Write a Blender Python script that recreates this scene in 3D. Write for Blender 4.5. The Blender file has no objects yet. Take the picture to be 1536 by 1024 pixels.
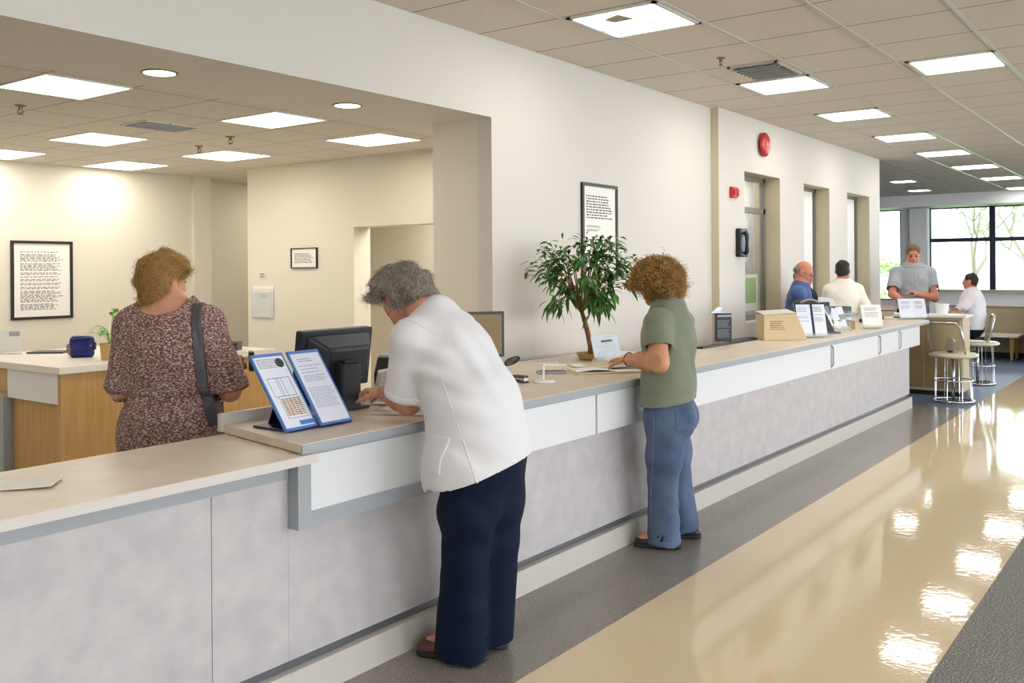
import bpy, bmesh, math, random
import numpy as np
from mathutils import Vector, Matrix, Quaternion
random.seed(7); RNG = np.random.default_rng(7)
SC = bpy.context.scene
COL = SC.collection
PI = math.pi

# ------------------------------------------------------------------ camera
YAW, ROLL, FPX, CY = 0.6368, -0.0069, 1408.0, 405.9
EYE = Vector((0, 0, 1.60))
cam_d = bpy.data.cameras.new('camera')
cam = bpy.data.objects.new('camera', cam_d); COL.objects.link(cam)
cam_d.sensor_width = 36.0
cam_d.lens = 36.0 * FPX / 1536.0
cam_d.shift_y = -(512 - CY) / 1536.0
cam_d.clip_start = 0.05; cam_d.clip_end = 300
CAMR = Matrix.Rotation(YAW - PI / 2, 3, 'Z') @ Matrix.Rotation(PI / 2, 3, 'X') @ Matrix.Rotation(ROLL, 3, 'Z')
cam.matrix_world = Matrix.Translation(EYE) @ CAMR.to_4x4()
SC.camera = cam
FWD = Vector((math.cos(YAW), math.sin(YAW), 0)); RGT = Vector((math.sin(YAW), -math.cos(YAW), 0)); UP = Vector((0, 0, 1))

def at(x, y, D):
    """a point D metres in front of the eye, seen at pixel x, y of the 1536x1024 photograph"""
    v = Vector(((x - 768) / FPX, (CY - y) / FPX, -1.0)) * D
    return EYE + CAMR @ v

# ------------------------------------------------------------------ materials
def lin(c):
    return tuple((v / 12.92 if v <= 0.04045 else ((v + 0.055) / 1.055) ** 2.4) for v in [k / 255.0 for k in c])

def mat(name, rgb, rough=0.5, metal=0.0, spec=0.5, noise=None, bump=None, trans=0.0, alpha=1.0, emit=None, estr=0.0, coat=0.0, sheen=0.0, rgb2=None, scale=(1, 1, 1), ior=1.5, sss=0.0, island=None):
    """noise=(scale, detail, rgb2) blends a second colour; bump=(scale, strength, distance)"""
    m = bpy.data.materials.new(name); m.use_nodes = True
    nt = m.node_tree; N = nt.nodes; L = nt.links
    b = N['Principled BSDF']
    b.inputs['Base Color'].default_value = (*lin(rgb), 1)
    b.inputs['Roughness'].default_value = rough
    b.inputs['Metallic'].default_value = metal
    b.inputs['Specular IOR Level'].default_value = spec
    b.inputs['IOR'].default_value = ior
    b.inputs['Transmission Weight'].default_value = trans
    b.inputs['Alpha'].default_value = alpha
    b.inputs['Coat Weight'].default_value = coat
    b.inputs['Sheen Weight'].default_value = sheen
    if sss:
        b.inputs['Subsurface Weight'].default_value = sss
        b.inputs['Subsurface Radius'].default_value = (0.012, 0.005, 0.003)
        b.inputs['Subsurface Scale'].default_value = 0.6
    if emit is not None:
        b.inputs['Emission Color'].default_value = (*lin(emit), 1)
        b.inputs['Emission Strength'].default_value = estr
    vec = None
    if noise or bump:
        tc = N.new('ShaderNodeTexCoord'); mp = N.new('ShaderNodeMapping'); mp.inputs['Scale'].default_value = scale
        L.new(tc.outputs['Object'], mp.inputs['Vector']); vec = mp.outputs['Vector']
    if noise:
        n = N.new('ShaderNodeTexNoise'); n.inputs['Scale'].default_value = noise[0]; n.inputs['Detail'].default_value = noise[1]
        L.new(vec, n.inputs['Vector'])
        r = N.new('ShaderNodeValToRGB'); lo, hi = (noise[3] if len(noise) > 3 else (0.35, 0.65))
        r.color_ramp.elements[0].position = lo; r.color_ramp.elements[1].position = hi
        r.color_ramp.elements[0].color = (*lin(rgb), 1); r.color_ramp.elements[1].color = (*lin(noise[2]), 1)
        L.new(n.outputs['Fac'], r.inputs['Fac']); L.new(r.outputs['Color'], b.inputs['Base Color'])
    if island is not None:
        g = N.new('ShaderNodeNewGeometry'); r = N.new('ShaderNodeValToRGB')
        cr = r.color_ramp
        while len(cr.elements) < len(island): cr.elements.new(0.5)
        for i, c in enumerate(island):
            cr.elements[i].position = i / (len(island) - 1); cr.elements[i].color = (*lin(c), 1)
        L.new(g.outputs['Random Per Island'], r.inputs['Fac']); L.new(r.outputs['Color'], b.inputs['Base Color'])
    if bump:
        n = N.new('ShaderNodeTexNoise'); n.inputs['Scale'].default_value = bump[0]; n.inputs['Detail'].default_value = 3
        L.new(vec, n.inputs['Vector'])
        bp = N.new('ShaderNodeBump'); bp.inputs['Strength'].default_value = bump[1]; bp.inputs['Distance'].default_value = bump[2] if len(bump) > 2 else 0.002
        L.new(n.outputs['Fac'], bp.inputs['Height']); L.new(bp.outputs['Normal'], b.inputs['Normal'])
    return m

# ------------------------------------------------------------------ objects
def world_of(o):
    m = Matrix.Identity(4)
    while o is not None:
        m = o.matrix_basis @ m; o = o.parent
    return m

def props(o, label=None, cat=None, group=None, kind=None):
    for k, v in (('label', label), ('category', cat), ('group', group), ('kind', kind)):
        if v: o[k] = v
    return o

def thing(name, label, cat, loc=(0, 0, 0), rz=0.0, group=None):
    o = bpy.data.objects.new(name, None); COL.objects.link(o)
    o.empty_display_size = 0.1
    o.matrix_basis = Matrix.Translation(Vector(loc)) @ Matrix.Rotation(rz, 4, 'Z')
    return props(o, label, cat, group)

def copy_tree(o, parent=None):
    c = o.copy(); COL.objects.link(c); c.parent = parent
    for ch in list(o.children): copy_tree(ch, c)
    return c

def obj_from(name, V, Fc, m, parent=None, smooth=False, local=False, bevel=0.0, mats=None, midx=None, weld=False):
    me = bpy.data.meshes.new(name)
    if parent is not None and not local:
        W = world_of(parent).inverted()
        V = [W @ Vector(v) for v in V]
    me.from_pydata([tuple(v) for v in V], [], Fc)
    for k in (mats or [m]): me.materials.append(k)
    if midx is not None: me.polygons.foreach_set('material_index', midx)
    if smooth: me.polygons.foreach_set('use_smooth', [True] * len(me.polygons))
    me.update()
    o = bpy.data.objects.new(name, me); COL.objects.link(o); o.parent = parent
    if bevel:
        b = o.modifiers.new('bevel', 'BEVEL'); b.width = bevel; b.segments = 2; b.limit_method = 'ANGLE'; b.angle_limit = math.radians(40)
        b.harden_normals = False
    return o

class MB:
    """collects boxes, tubes, lathes and prisms; build() links them as ONE mesh object"""
    def __init__(s): s.V = []; s.F = []
    def add(s, V, Fc):
        n = len(s.V); s.V += [Vector(v) for v in V]; s.F += [tuple(i + n for i in f) for f in Fc]; return s
    def box(s, lo, hi, M=None):
        x0, y0, z0 = lo; x1, y1, z1 = hi
        V = [(x0, y0, z0), (x1, y0, z0), (x1, y1, z0), (x0, y1, z0), (x0, y0, z1), (x1, y0, z1), (x1, y1, z1), (x0, y1, z1)]
        if M is not None: V = [M @ Vector(v) for v in V]
        return s.add(V, [(3, 2, 1, 0), (4, 5, 6, 7), (0, 1, 5, 4), (1, 2, 6, 5), (2, 3, 7, 6), (3, 0, 4, 7)])
    def prism(s, pts, vec, M=None):
        n = len(pts); vec = Vector(vec)
        V = [Vector(p) for p in pts] + [Vector(p) + vec for p in pts]
        if M is not None: V = [M @ v for v in V]
        return s.add(V, [tuple(range(n - 1, -1, -1)), tuple(range(n, 2 * n))] + [(i, (i + 1) % n, n + (i + 1) % n, n + i) for i in range(n)])
    def tube(s, pts, r, sides=8, close=False):
        pts = [Vector(p) for p in pts]; n = len(pts)
        rs = r if isinstance(r, (list, tuple)) else [r] * n
        V = []; Fc = []; ref = None
        for i, p in enumerate(pts):
            a = pts[(i - 1) % n] if (close or i > 0) else p; b = pts[(i + 1) % n] if (close or i < n - 1) else p
            t = (b - a).normalized()
            if ref is None:
                ref = t.orthogonal().normalized()
            ref = (ref - t * ref.dot(t))
            if ref.length < 1e-6: ref = t.orthogonal()
            ref.normalize(); q = t.cross(ref)
            for k in range(sides):
                an = 2 * PI * k / sides
                V.append(p + (ref * math.cos(an) + q * math.sin(an)) * rs[i])
        for i in range(n if close else n - 1):
            j = (i + 1) % n
            for k in range(sides):
                k2 = (k + 1) % sides
                Fc.append((i * sides + k, i * sides + k2, j * sides + k2, j * sides + k))
        if not close:
            Fc.append(tuple(range(sides - 1, -1, -1))); Fc.append(tuple((n - 1) * sides + k for k in range(sides)))
        return s.add(V, Fc)
    def lathe(s, prof, c=(0, 0, 0), sides=32, M=None, sx=1.0, sy=1.0):
        V = []; Fc = []; c = Vector(c)
        for (r, z) in prof:
            for k in range(sides):
                an = 2 * PI * k / sides
                v = Vector((r * sx * math.cos(an), r * sy * math.sin(an), z))
                V.append((M @ v if M is not None else v) + c)
        n = len(prof)
        for i in range(n - 1):
            for k in range(sides):
                k2 = (k + 1) % sides
                Fc.append((i * sides + k, i * sides + k2, (i + 1) * sides + k2, (i + 1) * sides + k))
        Fc.append(tuple(range(sides - 1, -1, -1))); Fc.append(tuple((n - 1) * sides + k for k in range(sides)))
        return s.add(V, Fc)
    def build(s, name, m, parent=None, **kw): return obj_from(name, s.V, s.F, m, parent, **kw)

def quadbox(o, x, y, z, lx, ly, lz):
    """8 corners of a slab from origin o along three edge vectors (helper for tilted panels)"""
    return Matrix((( *x, 0), ( *y, 0), ( *z, 0), (0, 0, 0, 1))).transposed()

def frame_at(o, x, y):
    """matrix with origin o, axes x, y and their normal"""
    x = Vector(x).normalized(); y = Vector(y); y = (y - x * y.dot(x)).normalized(); z = x.cross(y)
    M = Matrix.Identity(4)
    for i in range(3):
        M[i][0] = x[i]; M[i][1] = y[i]; M[i][2] = z[i]; M[i][3] = o[i]
    return M

def words(mb, M, x0, y0, x1, y1, rows, fill=0.8, gap=0.35, seed=1, t=0.0006, hmul=0.5, ragged=0.25):
    """rows of small dark dashes standing for print too small to read, on the plane of M (z out)"""
    r = random.Random(seed); rh = (y1 - y0) / rows
    for i in range(rows):
        if r.random() > fill: continue
        y = y1 - (i + 0.5) * rh; x = x0; end = x0 + (x1 - x0) * (1 - ragged * r.random())
        while x < end:
            w = (x1 - x0) * r.uniform(0.03, 0.12)
            mb.box((x, y - rh * hmul / 2, 0), (min(x + w, end), y + rh * hmul / 2, t), M)
            x += w + (x1 - x0) * 0.02 * (1 + gap)

# ------------------------------------------------------------------ smooth solids (signed distance field -> one continuous surface)
def V3(p): return np.array((p[0], p[1], p[2]), dtype=np.float32)

class Field:
    def __init__(s, lo, hi, h):
        s.lo = np.array(lo, dtype=np.float32); s.h = float(h)
        s.n = np.maximum(((np.array(hi) - s.lo) / h).astype(int) + 1, 4)
        s.f = np.full(tuple(s.n), 0.25, dtype=np.float32)
    def win(s, lo, hi, pad):
        a = np.clip(((np.array(lo) - pad - s.lo) / s.h).astype(int), 0, s.n - 1)
        b = np.clip(((np.array(hi) + pad - s.lo) / s.h).astype(int) + 2, 1, s.n)
        if np.any(b <= a): return None
        w = tuple(slice(int(i), int(j)) for i, j in zip(a, b))
        c = [(s.lo[k] + s.h * np.arange(a[k], b[k], dtype=np.float32)) for k in range(3)]
        return w, c[0][:, None, None], c[1][None, :, None], c[2][None, None, :]
    def put(s, d, w, k, sub=False):
        a = s.f[w]
        if sub:
            d = -d; h = np.maximum(k - np.abs(a - d), 0) / max(k, 1e-6); s.f[w] = np.maximum(a, d) + h * h * k * 0.25
        else:
            h = np.maximum(k - np.abs(a - d), 0) / max(k, 1e-6); s.f[w] = np.minimum(a, d) - h * h * k * 0.25
    def cap(s, a, b, ra, rb, k=0.02, axis=None, flat=1.0, sub=False):
        a = V3(a); b = V3(b); r = max(ra, rb)
        q = s.win(np.minimum(a, b) - r, np.maximum(a, b) + r, k + 3 * s.h)
        if q is None: return
        w, X, Y, Z = q; px, py, pz = X - a[0], Y - a[1], Z - a[2]; d = b - a
        ax = None
        if axis is not None:
            ax = V3(axis); ax = ax / np.linalg.norm(ax)
        t = np.clip((px * d[0] + py * d[1] + pz * d[2]) / max(float(d @ d), 1e-9), 0, 1)
        ex, ey, ez = px - t * d[0], py - t * d[1], pz - t * d[2]
        if ax is not None:
            g = (ex * ax[0] + ey * ax[1] + ez * ax[2]); m = (1.0 / flat - 1.0) * g
            ex, ey, ez = ex + m * ax[0], ey + m * ax[1], ez + m * ax[2]
        dist = np.sqrt(ex * ex + ey * ey + ez * ez) - (ra + (rb - ra) * t)
        if ax is not None: dist = dist * (0.5 + 0.5 * flat)
        s.put(dist, w, k, sub)
    def chain(s, pts, rs, k=0.02, axis=None, flat=1.0):
        for i in range(len(pts) - 1): s.cap(pts[i], pts[i + 1], rs[i], rs[i + 1], k, axis, flat)
    def ell(s, c, r, axes=None, k=0.02, sub=False):
        c = V3(c); R = max(r)
        q = s.win(c - R, c + R, k + 3 * s.h)
        if q is None: return
        w, X, Y, Z = q; p = (X - c[0], Y - c[1], Z - c[2])
        A = axes or ((1, 0, 0), (0, 1, 0), (0, 0, 1))
        u = [(p[0] * A[i][0] + p[1] * A[i][1] + p[2] * A[i][2]) for i in range(3)]
        k0 = np.sqrt(sum((u[i] / r[i]) ** 2 for i in range(3))) + 1e-6
        k1 = np.sqrt(sum((u[i] / (r[i] * r[i])) ** 2 for i in range(3))) + 1e-6
        s.put(k0 * (k0 - 1) / k1, w, k, sub)
    def plane(s, p, n, k=0.0):
        """keep the side the normal points away from"""
        p = V3(p); n = V3(n); n = n / np.linalg.norm(n)
        c = [(s.lo[i] + s.h * np.arange(s.n[i], dtype=np.float32)) for i in range(3)]
        d = (c[0][:, None, None] - p[0]) * n[0] + (c[1][None, :, None] - p[1]) * n[1] + (c[2][None, None, :] - p[2]) * n[2]
        if k: 
            h = np.maximum(k - np.abs(s.f - d), 0) / k; s.f = np.maximum(s.f, d) + h * h * k * 0.25
        else: s.f = np.maximum(s.f, d)
    def shell(s, t): s.f = np.maximum(s.f, -(s.f + t))
    def wobble(s, amp, freq, seed=0, stretch=(1, 1, 1)):
        r = np.random.default_rng(seed)
        c = [(s.lo[i] + s.h * np.arange(s.n[i], dtype=np.float32)) * stretch[i] for i in range(3)]
        X, Y, Z = c[0][:, None, None], c[1][None, :, None], c[2][None, None, :]
        acc = 0
        for i in range(7):
            d = r.normal(size=3); d /= np.linalg.norm(d); fr = freq * (0.6 + 0.9 * r.random()); ph = r.random() * 6.28
            e = r.normal(size=3); e /= np.linalg.norm(e)
            acc = acc + np.sin(fr * (X * d[0] + Y * d[1] + Z * d[2]) + ph + 1.3 * np.sin(fr * 0.55 * (X * e[0] + Y * e[1] + Z * e[2]) + 2 * ph))
        s.f = s.f + (amp / 3.0) * acc.astype(np.float32)
    def fold(s, p, d, n_dir, amp, freq, reach, along=None, length=1.0):
        """cloth folds: ripples across direction d around point p, fading over reach"""
        p = V3(p); d = V3(d); d = d / np.linalg.norm(d)
        c = [(s.lo[i] + s.h * np.arange(s.n[i], dtype=np.float32)) for i in range(3)]
        X, Y, Z = c[0][:, None, None] - p[0], c[1][None, :, None] - p[1], c[2][None, None, :] - p[2]
        t = X * d[0] + Y * d[1] + Z * d[2]; r2 = X * X + Y * Y + Z * Z
        s.f = s.f + (amp * np.sin(freq * t + 2.0 * np.sin(9 * (X - Y + 0.7 * Z))) * np.exp(-r2 / (reach * reach))).astype(np.float32)
    def surface(s):
        f = s.f; f = np.pad(f, 1, constant_values=0.25); lo = s.lo - s.h
        n = f.shape; ins = f < 0
        c = [slice(0, -1), slice(1, None)]
        tot = np.zeros(tuple(k - 1 for k in n), dtype=np.int8)
        for i in (0, 1):
            for j in (0, 1):
                for k in (0, 1): tot += ins[c[i], c[j], c[k]]
        act = (tot > 0) & (tot < 8)
        idx = np.argwhere(act); nv = len(idx)
        if nv == 0: return np.zeros((0, 3)), np.zeros((0, 4), int)
        num = np.full(act.shape, -1, dtype=np.int64); num[act] = np.arange(nv)
        acc = np.zeros((nv, 3), dtype=np.float64); cnt = np.zeros(nv)
        corner = {}
        for i in (0, 1):
            for j in (0, 1):
                for k in (0, 1): corner[(i, j, k)] = f[idx[:, 0] + i, idx[:, 1] + j, idx[:, 2] + k].astype(np.float64)
        for a in range(3):
            o = [x for x in range(3) if x != a]
            for u in (0, 1):
                for v in (0, 1):
                    p0 = [0, 0, 0]; p0[o[0]] = u; p0[o[1]] = v; p1 = list(p0); p1[a] = 1
                    f0, f1 = corner[tuple(p0)], corner[tuple(p1)]
                    m = (f0 < 0) != (f1 < 0)
                    t = np.where(m, f0 / np.where(m, f0 - f1, 1), 0)
                    add = np.zeros((nv, 3)); add[:, o[0]] = u; add[:, o[1]] = v; add[:, a] = t
                    acc += add * m[:, None]; cnt += m
        P = (idx + acc / cnt[:, None]) * s.h + lo
        Q = []
        for a in range(3):
            o = [x for x in range(3) if x != a]
            sl0 = [slice(None)] * 3; sl1 = [slice(None)] * 3
            sl0[a] = slice(0, -1); sl1[a] = slice(1, None)
            e0, e1 = ins[tuple(sl0)], ins[tuple(sl1)]
            E = np.argwhere(e0 != e1)
            ok = (E[:, o[0]] > 0) & (E[:, o[1]] > 0) & (E[:, o[0]] < n[o[0]] - 1) & (E[:, o[1]] < n[o[1]] - 1)
            E = E[ok]; flip = e0[E[:, 0], E[:, 1], E[:, 2]]
            q = []
            for (du, dv) in ((-1, -1), (0, -1), (0, 0), (-1, 0)):
                g = E.copy(); g[:, o[0]] += du; g[:, o[1]] += dv
                q.append(num[g[:, 0], g[:, 1], g[:, 2]])
            q = np.stack(q, 1)
            fl = flip if a != 1 else ~flip
            q[~fl] = q[~fl][:, ::-1]
            Q.append(q)
        return P, np.concatenate(Q)
    def build(s, name, m, parent=None, smooth=1):
        P, Q = s.surface()
        return np_obj(name, P, Q, m, parent, relax=smooth)

def np_obj(name, P, Q, m, parent=None, relax=0):
    if relax and len(Q):
        k = Q.shape[1]
        for it in range(relax):
            S = np.zeros_like(P); c = np.zeros(len(P))
            for i in range(k):
                np.add.at(S, Q[:, i], P[Q[:, (i + 1) % k]]); np.add.at(c, Q[:, i], 1)
            P = P * 0.5 + 0.5 * S / np.maximum(c, 1)[:, None]
    if parent is not None:
        W = np.array(world_of(parent).inverted()); P = P @ W[:3, :3].T + W[:3, 3]
    me = bpy.data.meshes.new(name); nv, nf, k = len(P), len(Q), Q.shape[1]
    me.vertices.add(nv); me.vertices.foreach_set('co', P.astype(np.float32).ravel())
    me.loops.add(nf * k); me.loops.foreach_set('vertex_index', Q.astype(np.int32).ravel())
    me.polygons.add(nf); me.polygons.foreach_set('loop_start', np.arange(0, nf * k, k, dtype=np.int32))
    me.polygons.foreach_set('use_smooth', np.ones(nf, dtype=bool))
    me.update(calc_edges=True); me.validate()
    me.materials.append(m)
    o = bpy.data.objects.new(name, me); COL.objects.link(o); o.parent = parent
    return o

def strands(name, paths, rad, m, parent, sides=3):
    """paths: (N, M, 3) polylines -> one mesh of thin tapering tubes"""
    N, M, _ = paths.shape
    t = np.gradient(paths, axis=1); t /= np.linalg.norm(t, axis=2, keepdims=True) + 1e-9
    ref = np.zeros_like(t); ref[..., 2] = 1.0; ref[..., 0] = 0.31
    e1 = np.cross(t, ref); e1 /= np.linalg.norm(e1, axis=2, keepdims=True) + 1e-9; e2 = np.cross(t, e1)
    prof = np.linspace(1.0, 0.45, M)[None, :, None] * rad
    V = np.stack([paths + prof * (math.cos(2 * PI * k / sides) * e1 + math.sin(2 * PI * k / sides) * e2) for k in range(sides)], 2)
    base = (np.arange(N)[:, None] * M + np.arange(M - 1)[None, :]) * sides
    Q = []
    for k in range(sides):
        k2 = (k + 1) % sides
        Q.append(np.stack([base + k, base + k2, base + sides + k2, base + sides + k], -1).reshape(-1, 4))
    return np_obj(name, V.reshape(-1, 3), np.concatenate(Q), m, parent)
# ------------------------------------------------------------------ palette
M = {}
M['wall'] = mat('wall_paint', (214, 209, 202), 0.75, spec=0.3, bump=(220, 0.05, 0.001))
M['wall_warm'] = mat('back_room_paint', (226, 219, 204), 0.75, spec=0.3, bump=(220, 0.05, 0.001))
M['reveal'] = mat('reveal_paint', (205, 194, 166), 0.7, spec=0.3)
M['soffit'] = mat('soffit_paint', (220, 214, 204), 0.8, spec=0.2)
M['white'] = mat('white_paint', (236, 236, 234), 0.55)
M['gray_frame'] = mat('gray_laminate', (160, 166, 172), 0.45)
M['white_panel'] = mat('white_panel', (228, 230, 233), 0.35)
M['laminate'] = mat('mottled_laminate', (200, 195, 196), 0.5, noise=(9.0, 7, (182, 179, 183), (0.3, 0.7)))
M['top'] = mat('counter_top_laminate', (222, 208, 190), 0.38, noise=(9.0, 6, (212, 196, 176), (0.35, 0.7)))
M['edge'] = mat('counter_edge', (208, 201, 195), 0.4)
M['kick'] = mat('kick_board', (202, 197, 190), 0.5)
M['reveal_metal'] = mat('kick_reveal', (108, 110, 116), 0.35, metal=0.35)
M['dark_gap'] = mat('dark_gap', (40, 42, 48), 0.6)
M['wood'] = mat('blond_wood', (198, 160, 102), 0.45, noise=(6.0, 5, (184, 142, 82), (0.3, 0.7)), scale=(6, 6, 0.5))
M['desk_top'] = mat('desk_top', (228, 222, 212), 0.35)
M['black'] = mat('black_plastic', (22, 24, 28), 0.42)
M['navy_black'] = mat('blue_black_plastic', (30, 34, 44), 0.45)
M['dark_gray'] = mat('dark_gray_plastic', (62, 66, 74), 0.4)
M['screen'] = mat('dark_screen', (16, 20, 30), 0.15)
M['paper'] = mat('paper', (240, 238, 232), 0.7)
M['paper_cool'] = mat('cool_paper', (226, 230, 242), 0.7)
M['ink'] = mat('ink', (92, 90, 92), 0.7)
M['ink_blue'] = mat('blue_ink', (128, 138, 178), 0.7)
M['brown_print'] = mat('brown_print', (150, 112, 66), 0.7, noise=(60, 3, (196, 170, 132)))
M['frame_black'] = mat('black_frame', (34, 30, 26), 0.4)
M['blue'] = mat('blue_vinyl', (84, 128, 200), 0.4)
M['blue_dark'] = mat('dark_blue_plastic', (22, 32, 74), 0.35)
M['blue_box'] = mat('blue_box', (20, 34, 112), 0.3)
M['chrome'] = mat('chrome', (205, 208, 212), 0.14, metal=1.0)
M['steel'] = mat('brushed_steel', (168, 172, 178), 0.3, metal=1.0)
M['red'] = mat('red_enamel', (190, 40, 42), 0.35)
M['red_lens'] = mat('red_lens', (205, 52, 40), 0.2)
M['acrylic'] = mat('clear_acrylic', (226, 236, 240), 0.06, alpha=0.28)
M['glass'] = mat('window_glass', (236, 244, 244), 0.0, trans=1.0, ior=1.15)
M['glass_dim'] = mat('interior_glass', (190, 200, 196), 0.04, alpha=0.14)
M['mullion'] = mat('dark_mullion', (32, 44, 64), 0.4)
M['mullion_gray'] = mat('gray_mullion', (118, 118, 108), 0.45)
M['cardboard'] = mat('tan_board', (214, 192, 152), 0.6)
M['pot'] = mat('tan_pot', (198, 162, 106), 0.6)
M['soil'] = mat('soil', (60, 46, 34), 0.9)
M['leaf'] = mat('ficus_leaf', (38, 74, 26), 0.34, island=[(40, 78, 28), (62, 110, 40), (84, 136, 54), (50, 96, 34)])
M['leaf_light'] = mat('pale_leaf', (120, 160, 76), 0.45, island=[(92, 136, 54), (150, 186, 104), (120, 160, 76)])
M['bark'] = mat('bark', (164, 126, 78), 0.8, noise=(40, 3, (122, 90, 54)))
M['tan_panel'] = mat('tan_laminate', (190, 176, 148), 0.5)
M['tan_dark'] = mat('dark_tan', (150, 128, 88), 0.5)
M['lamp_neutral'] = mat('hall_diffuser', (255, 255, 255), 0.5, emit=(255, 252, 246), estr=12.5)
M['lamp_warm'] = mat('office_diffuser', (255, 255, 255), 0.5, emit=(255, 249, 238), estr=9.5)
M['lamp_can'] = mat('can_lamp', (255, 255, 255), 0.5, emit=(255, 249, 238), estr=13.0)
M['fixture'] = mat('fixture_white', (226, 224, 218), 0.4)
M['tbar'] = mat('ceiling_tee', (196, 194, 190), 0.35)
M['brass'] = mat('brass', (140, 122, 96), 0.35, metal=0.8)
M['magazine'] = mat('magazine_covers', (150, 150, 150), 0.35, island=[(178, 150, 96), (92, 110, 140), (206, 206, 204), (74, 70, 76), (170, 176, 186), (140, 104, 64), (196, 190, 176)])

# terrazzo / vinyl / carpet / tile: one floor mesh, four finishes
def speckle(name, base, dots, rough, scale=260, thr=0.66, bumpy=None, base2=None):
    m = mat(name, base, rough, spec=0.36)
    nt = m.node_tree; N = nt.nodes; L = nt.links; b = N['Principled BSDF']
    tc = N.new('ShaderNodeTexCoord')
    n1 = N.new('ShaderNodeTexNoise'); n1.inputs['Scale'].default_value = scale; n1.inputs['Detail'].default_value = 2
    n2 = N.new('ShaderNodeTexNoise'); n2.inputs['Scale'].default_value = 2.2; n2.inputs['Detail'].default_value = 3
    L.new(tc.outputs['Object'], n1.inputs['Vector']); L.new(tc.outputs['Object'], n2.inputs['Vector'])
    r = N.new('ShaderNodeValToRGB'); r.color_ramp.elements[0].position = thr; r.color_ramp.elements[1].position = min(thr + 0.06, 1)
    L.new(n1.outputs['Fac'], r.inputs['Fac'])
    bl = N.new('ShaderNodeMix'); bl.data_type = 'RGBA'
    bl.inputs[6].default_value = (*lin(base), 1); bl.inputs[7].default_value = (*lin(base2 or base), 1)
    L.new(n2.outputs['Fac'], bl.inputs[0])
    mx = N.new('ShaderNodeMix'); mx.data_type = 'RGBA'
    L.new(r.outputs['Color'], mx.inputs[0]); L.new(bl.outputs[2], mx.inputs[6]); mx.inputs[7].default_value = (*lin(dots), 1)
    L.new(mx.outputs[2], b.inputs['Base Color'])
    n3 = N.new('ShaderNodeTexNoise'); n3.inputs['Scale'].default_value = bumpy[0] if bumpy else 7.0; n3.inputs['Detail'].default_value = 2
    L.new(tc.outputs['Object'], n3.inputs['Vector'])
    bp = N.new('ShaderNodeBump'); bp.inputs['Strength'].default_value = bumpy[1] if bumpy else 0.03; bp.inputs['Distance'].default_value = bumpy[2] if bumpy else 0.004
    L.new(n3.outputs['Fac'], bp.inputs['Height']); L.new(bp.outputs['Normal'], b.inputs['Normal'])
    return m
M['floor_gray'] = speckle('gray_vinyl', (126, 120, 112), (188, 184, 176), 0.22, 120, 0.62, base2=(140, 134, 126))
M['floor_beige'] = speckle('beige_vinyl', (222, 199, 163), (202, 176, 138), 0.055, 240, 0.58, bumpy=(22.0, 0.22, 0.002), base2=(226, 209, 178))
M['floor_carpet'] = speckle('gray_carpet', (104, 102, 99), (158, 156, 152), 0.85, 130, 0.50, bumpy=(160, 0.8, 0.006), base2=(114, 112, 108))
M['office_floor'] = speckle('pale_office_floor', (196, 192, 184), (180, 176, 168), 0.6, 150, 0.6)
M['floor_blue'] = speckle('blue_gray_carpet', (92, 108, 136), (120, 134, 158), 0.42, 200, 0.6, base2=(104, 118, 146))

XE, WY, W2Y, HC, HB = 23.5, 4.08, 3.985, 3.25, 2.689
XJ, X2, X3, XW, YF = 5.267, 8.941, 14.8, 6.33, 9.25
RX0, RY0 = -5.0, -7.0          # far corner of the hall behind the eye

def struct(name, mb, m, **kw):
    o = mb.build(name, m, **kw); o['kind'] = 'structure'; return o

# floor
V = []; Fc = []; mi = []
def floor_rect(x0, x1, y0, y1, k):
    n = len(V); V.extend([(x0, y0, 0), (x1, y0, 0), (x1, y1, 0), (x0, y1, 0), (x0, y0, -0.1), (x1, y0, -0.1), (x1, y1, -0.1), (x0, y1, -0.1)])
    for f in ((0, 1, 2, 3), (7, 6, 5, 4), (0, 4, 5, 1), (1, 5, 6, 2), (2, 6, 7, 3), (3, 7, 4, 0)): Fc.append(tuple(i + n for i in f)); mi.append(k)
floor_rect(RX0, XE + 0.3, RY0, 0.88, 2)
floor_rect(RX0, XE + 0.3, 0.88, 2.17, 1)
floor_rect(RX0, 11.6, 2.17, 4.0, 0)
floor_rect(11.6, XE + 0.3, 2.17, 10.2, 3)
floor_rect(RX0, 11.6, 4.0, 10.2, 4)
o = obj_from('floor', V, Fc, None, mats=[M['floor_gray'], M['floor_beige'], M['floor_carpet'], M['floor_blue'], M['office_floor']], midx=mi); o['kind'] = 'structure'

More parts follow.
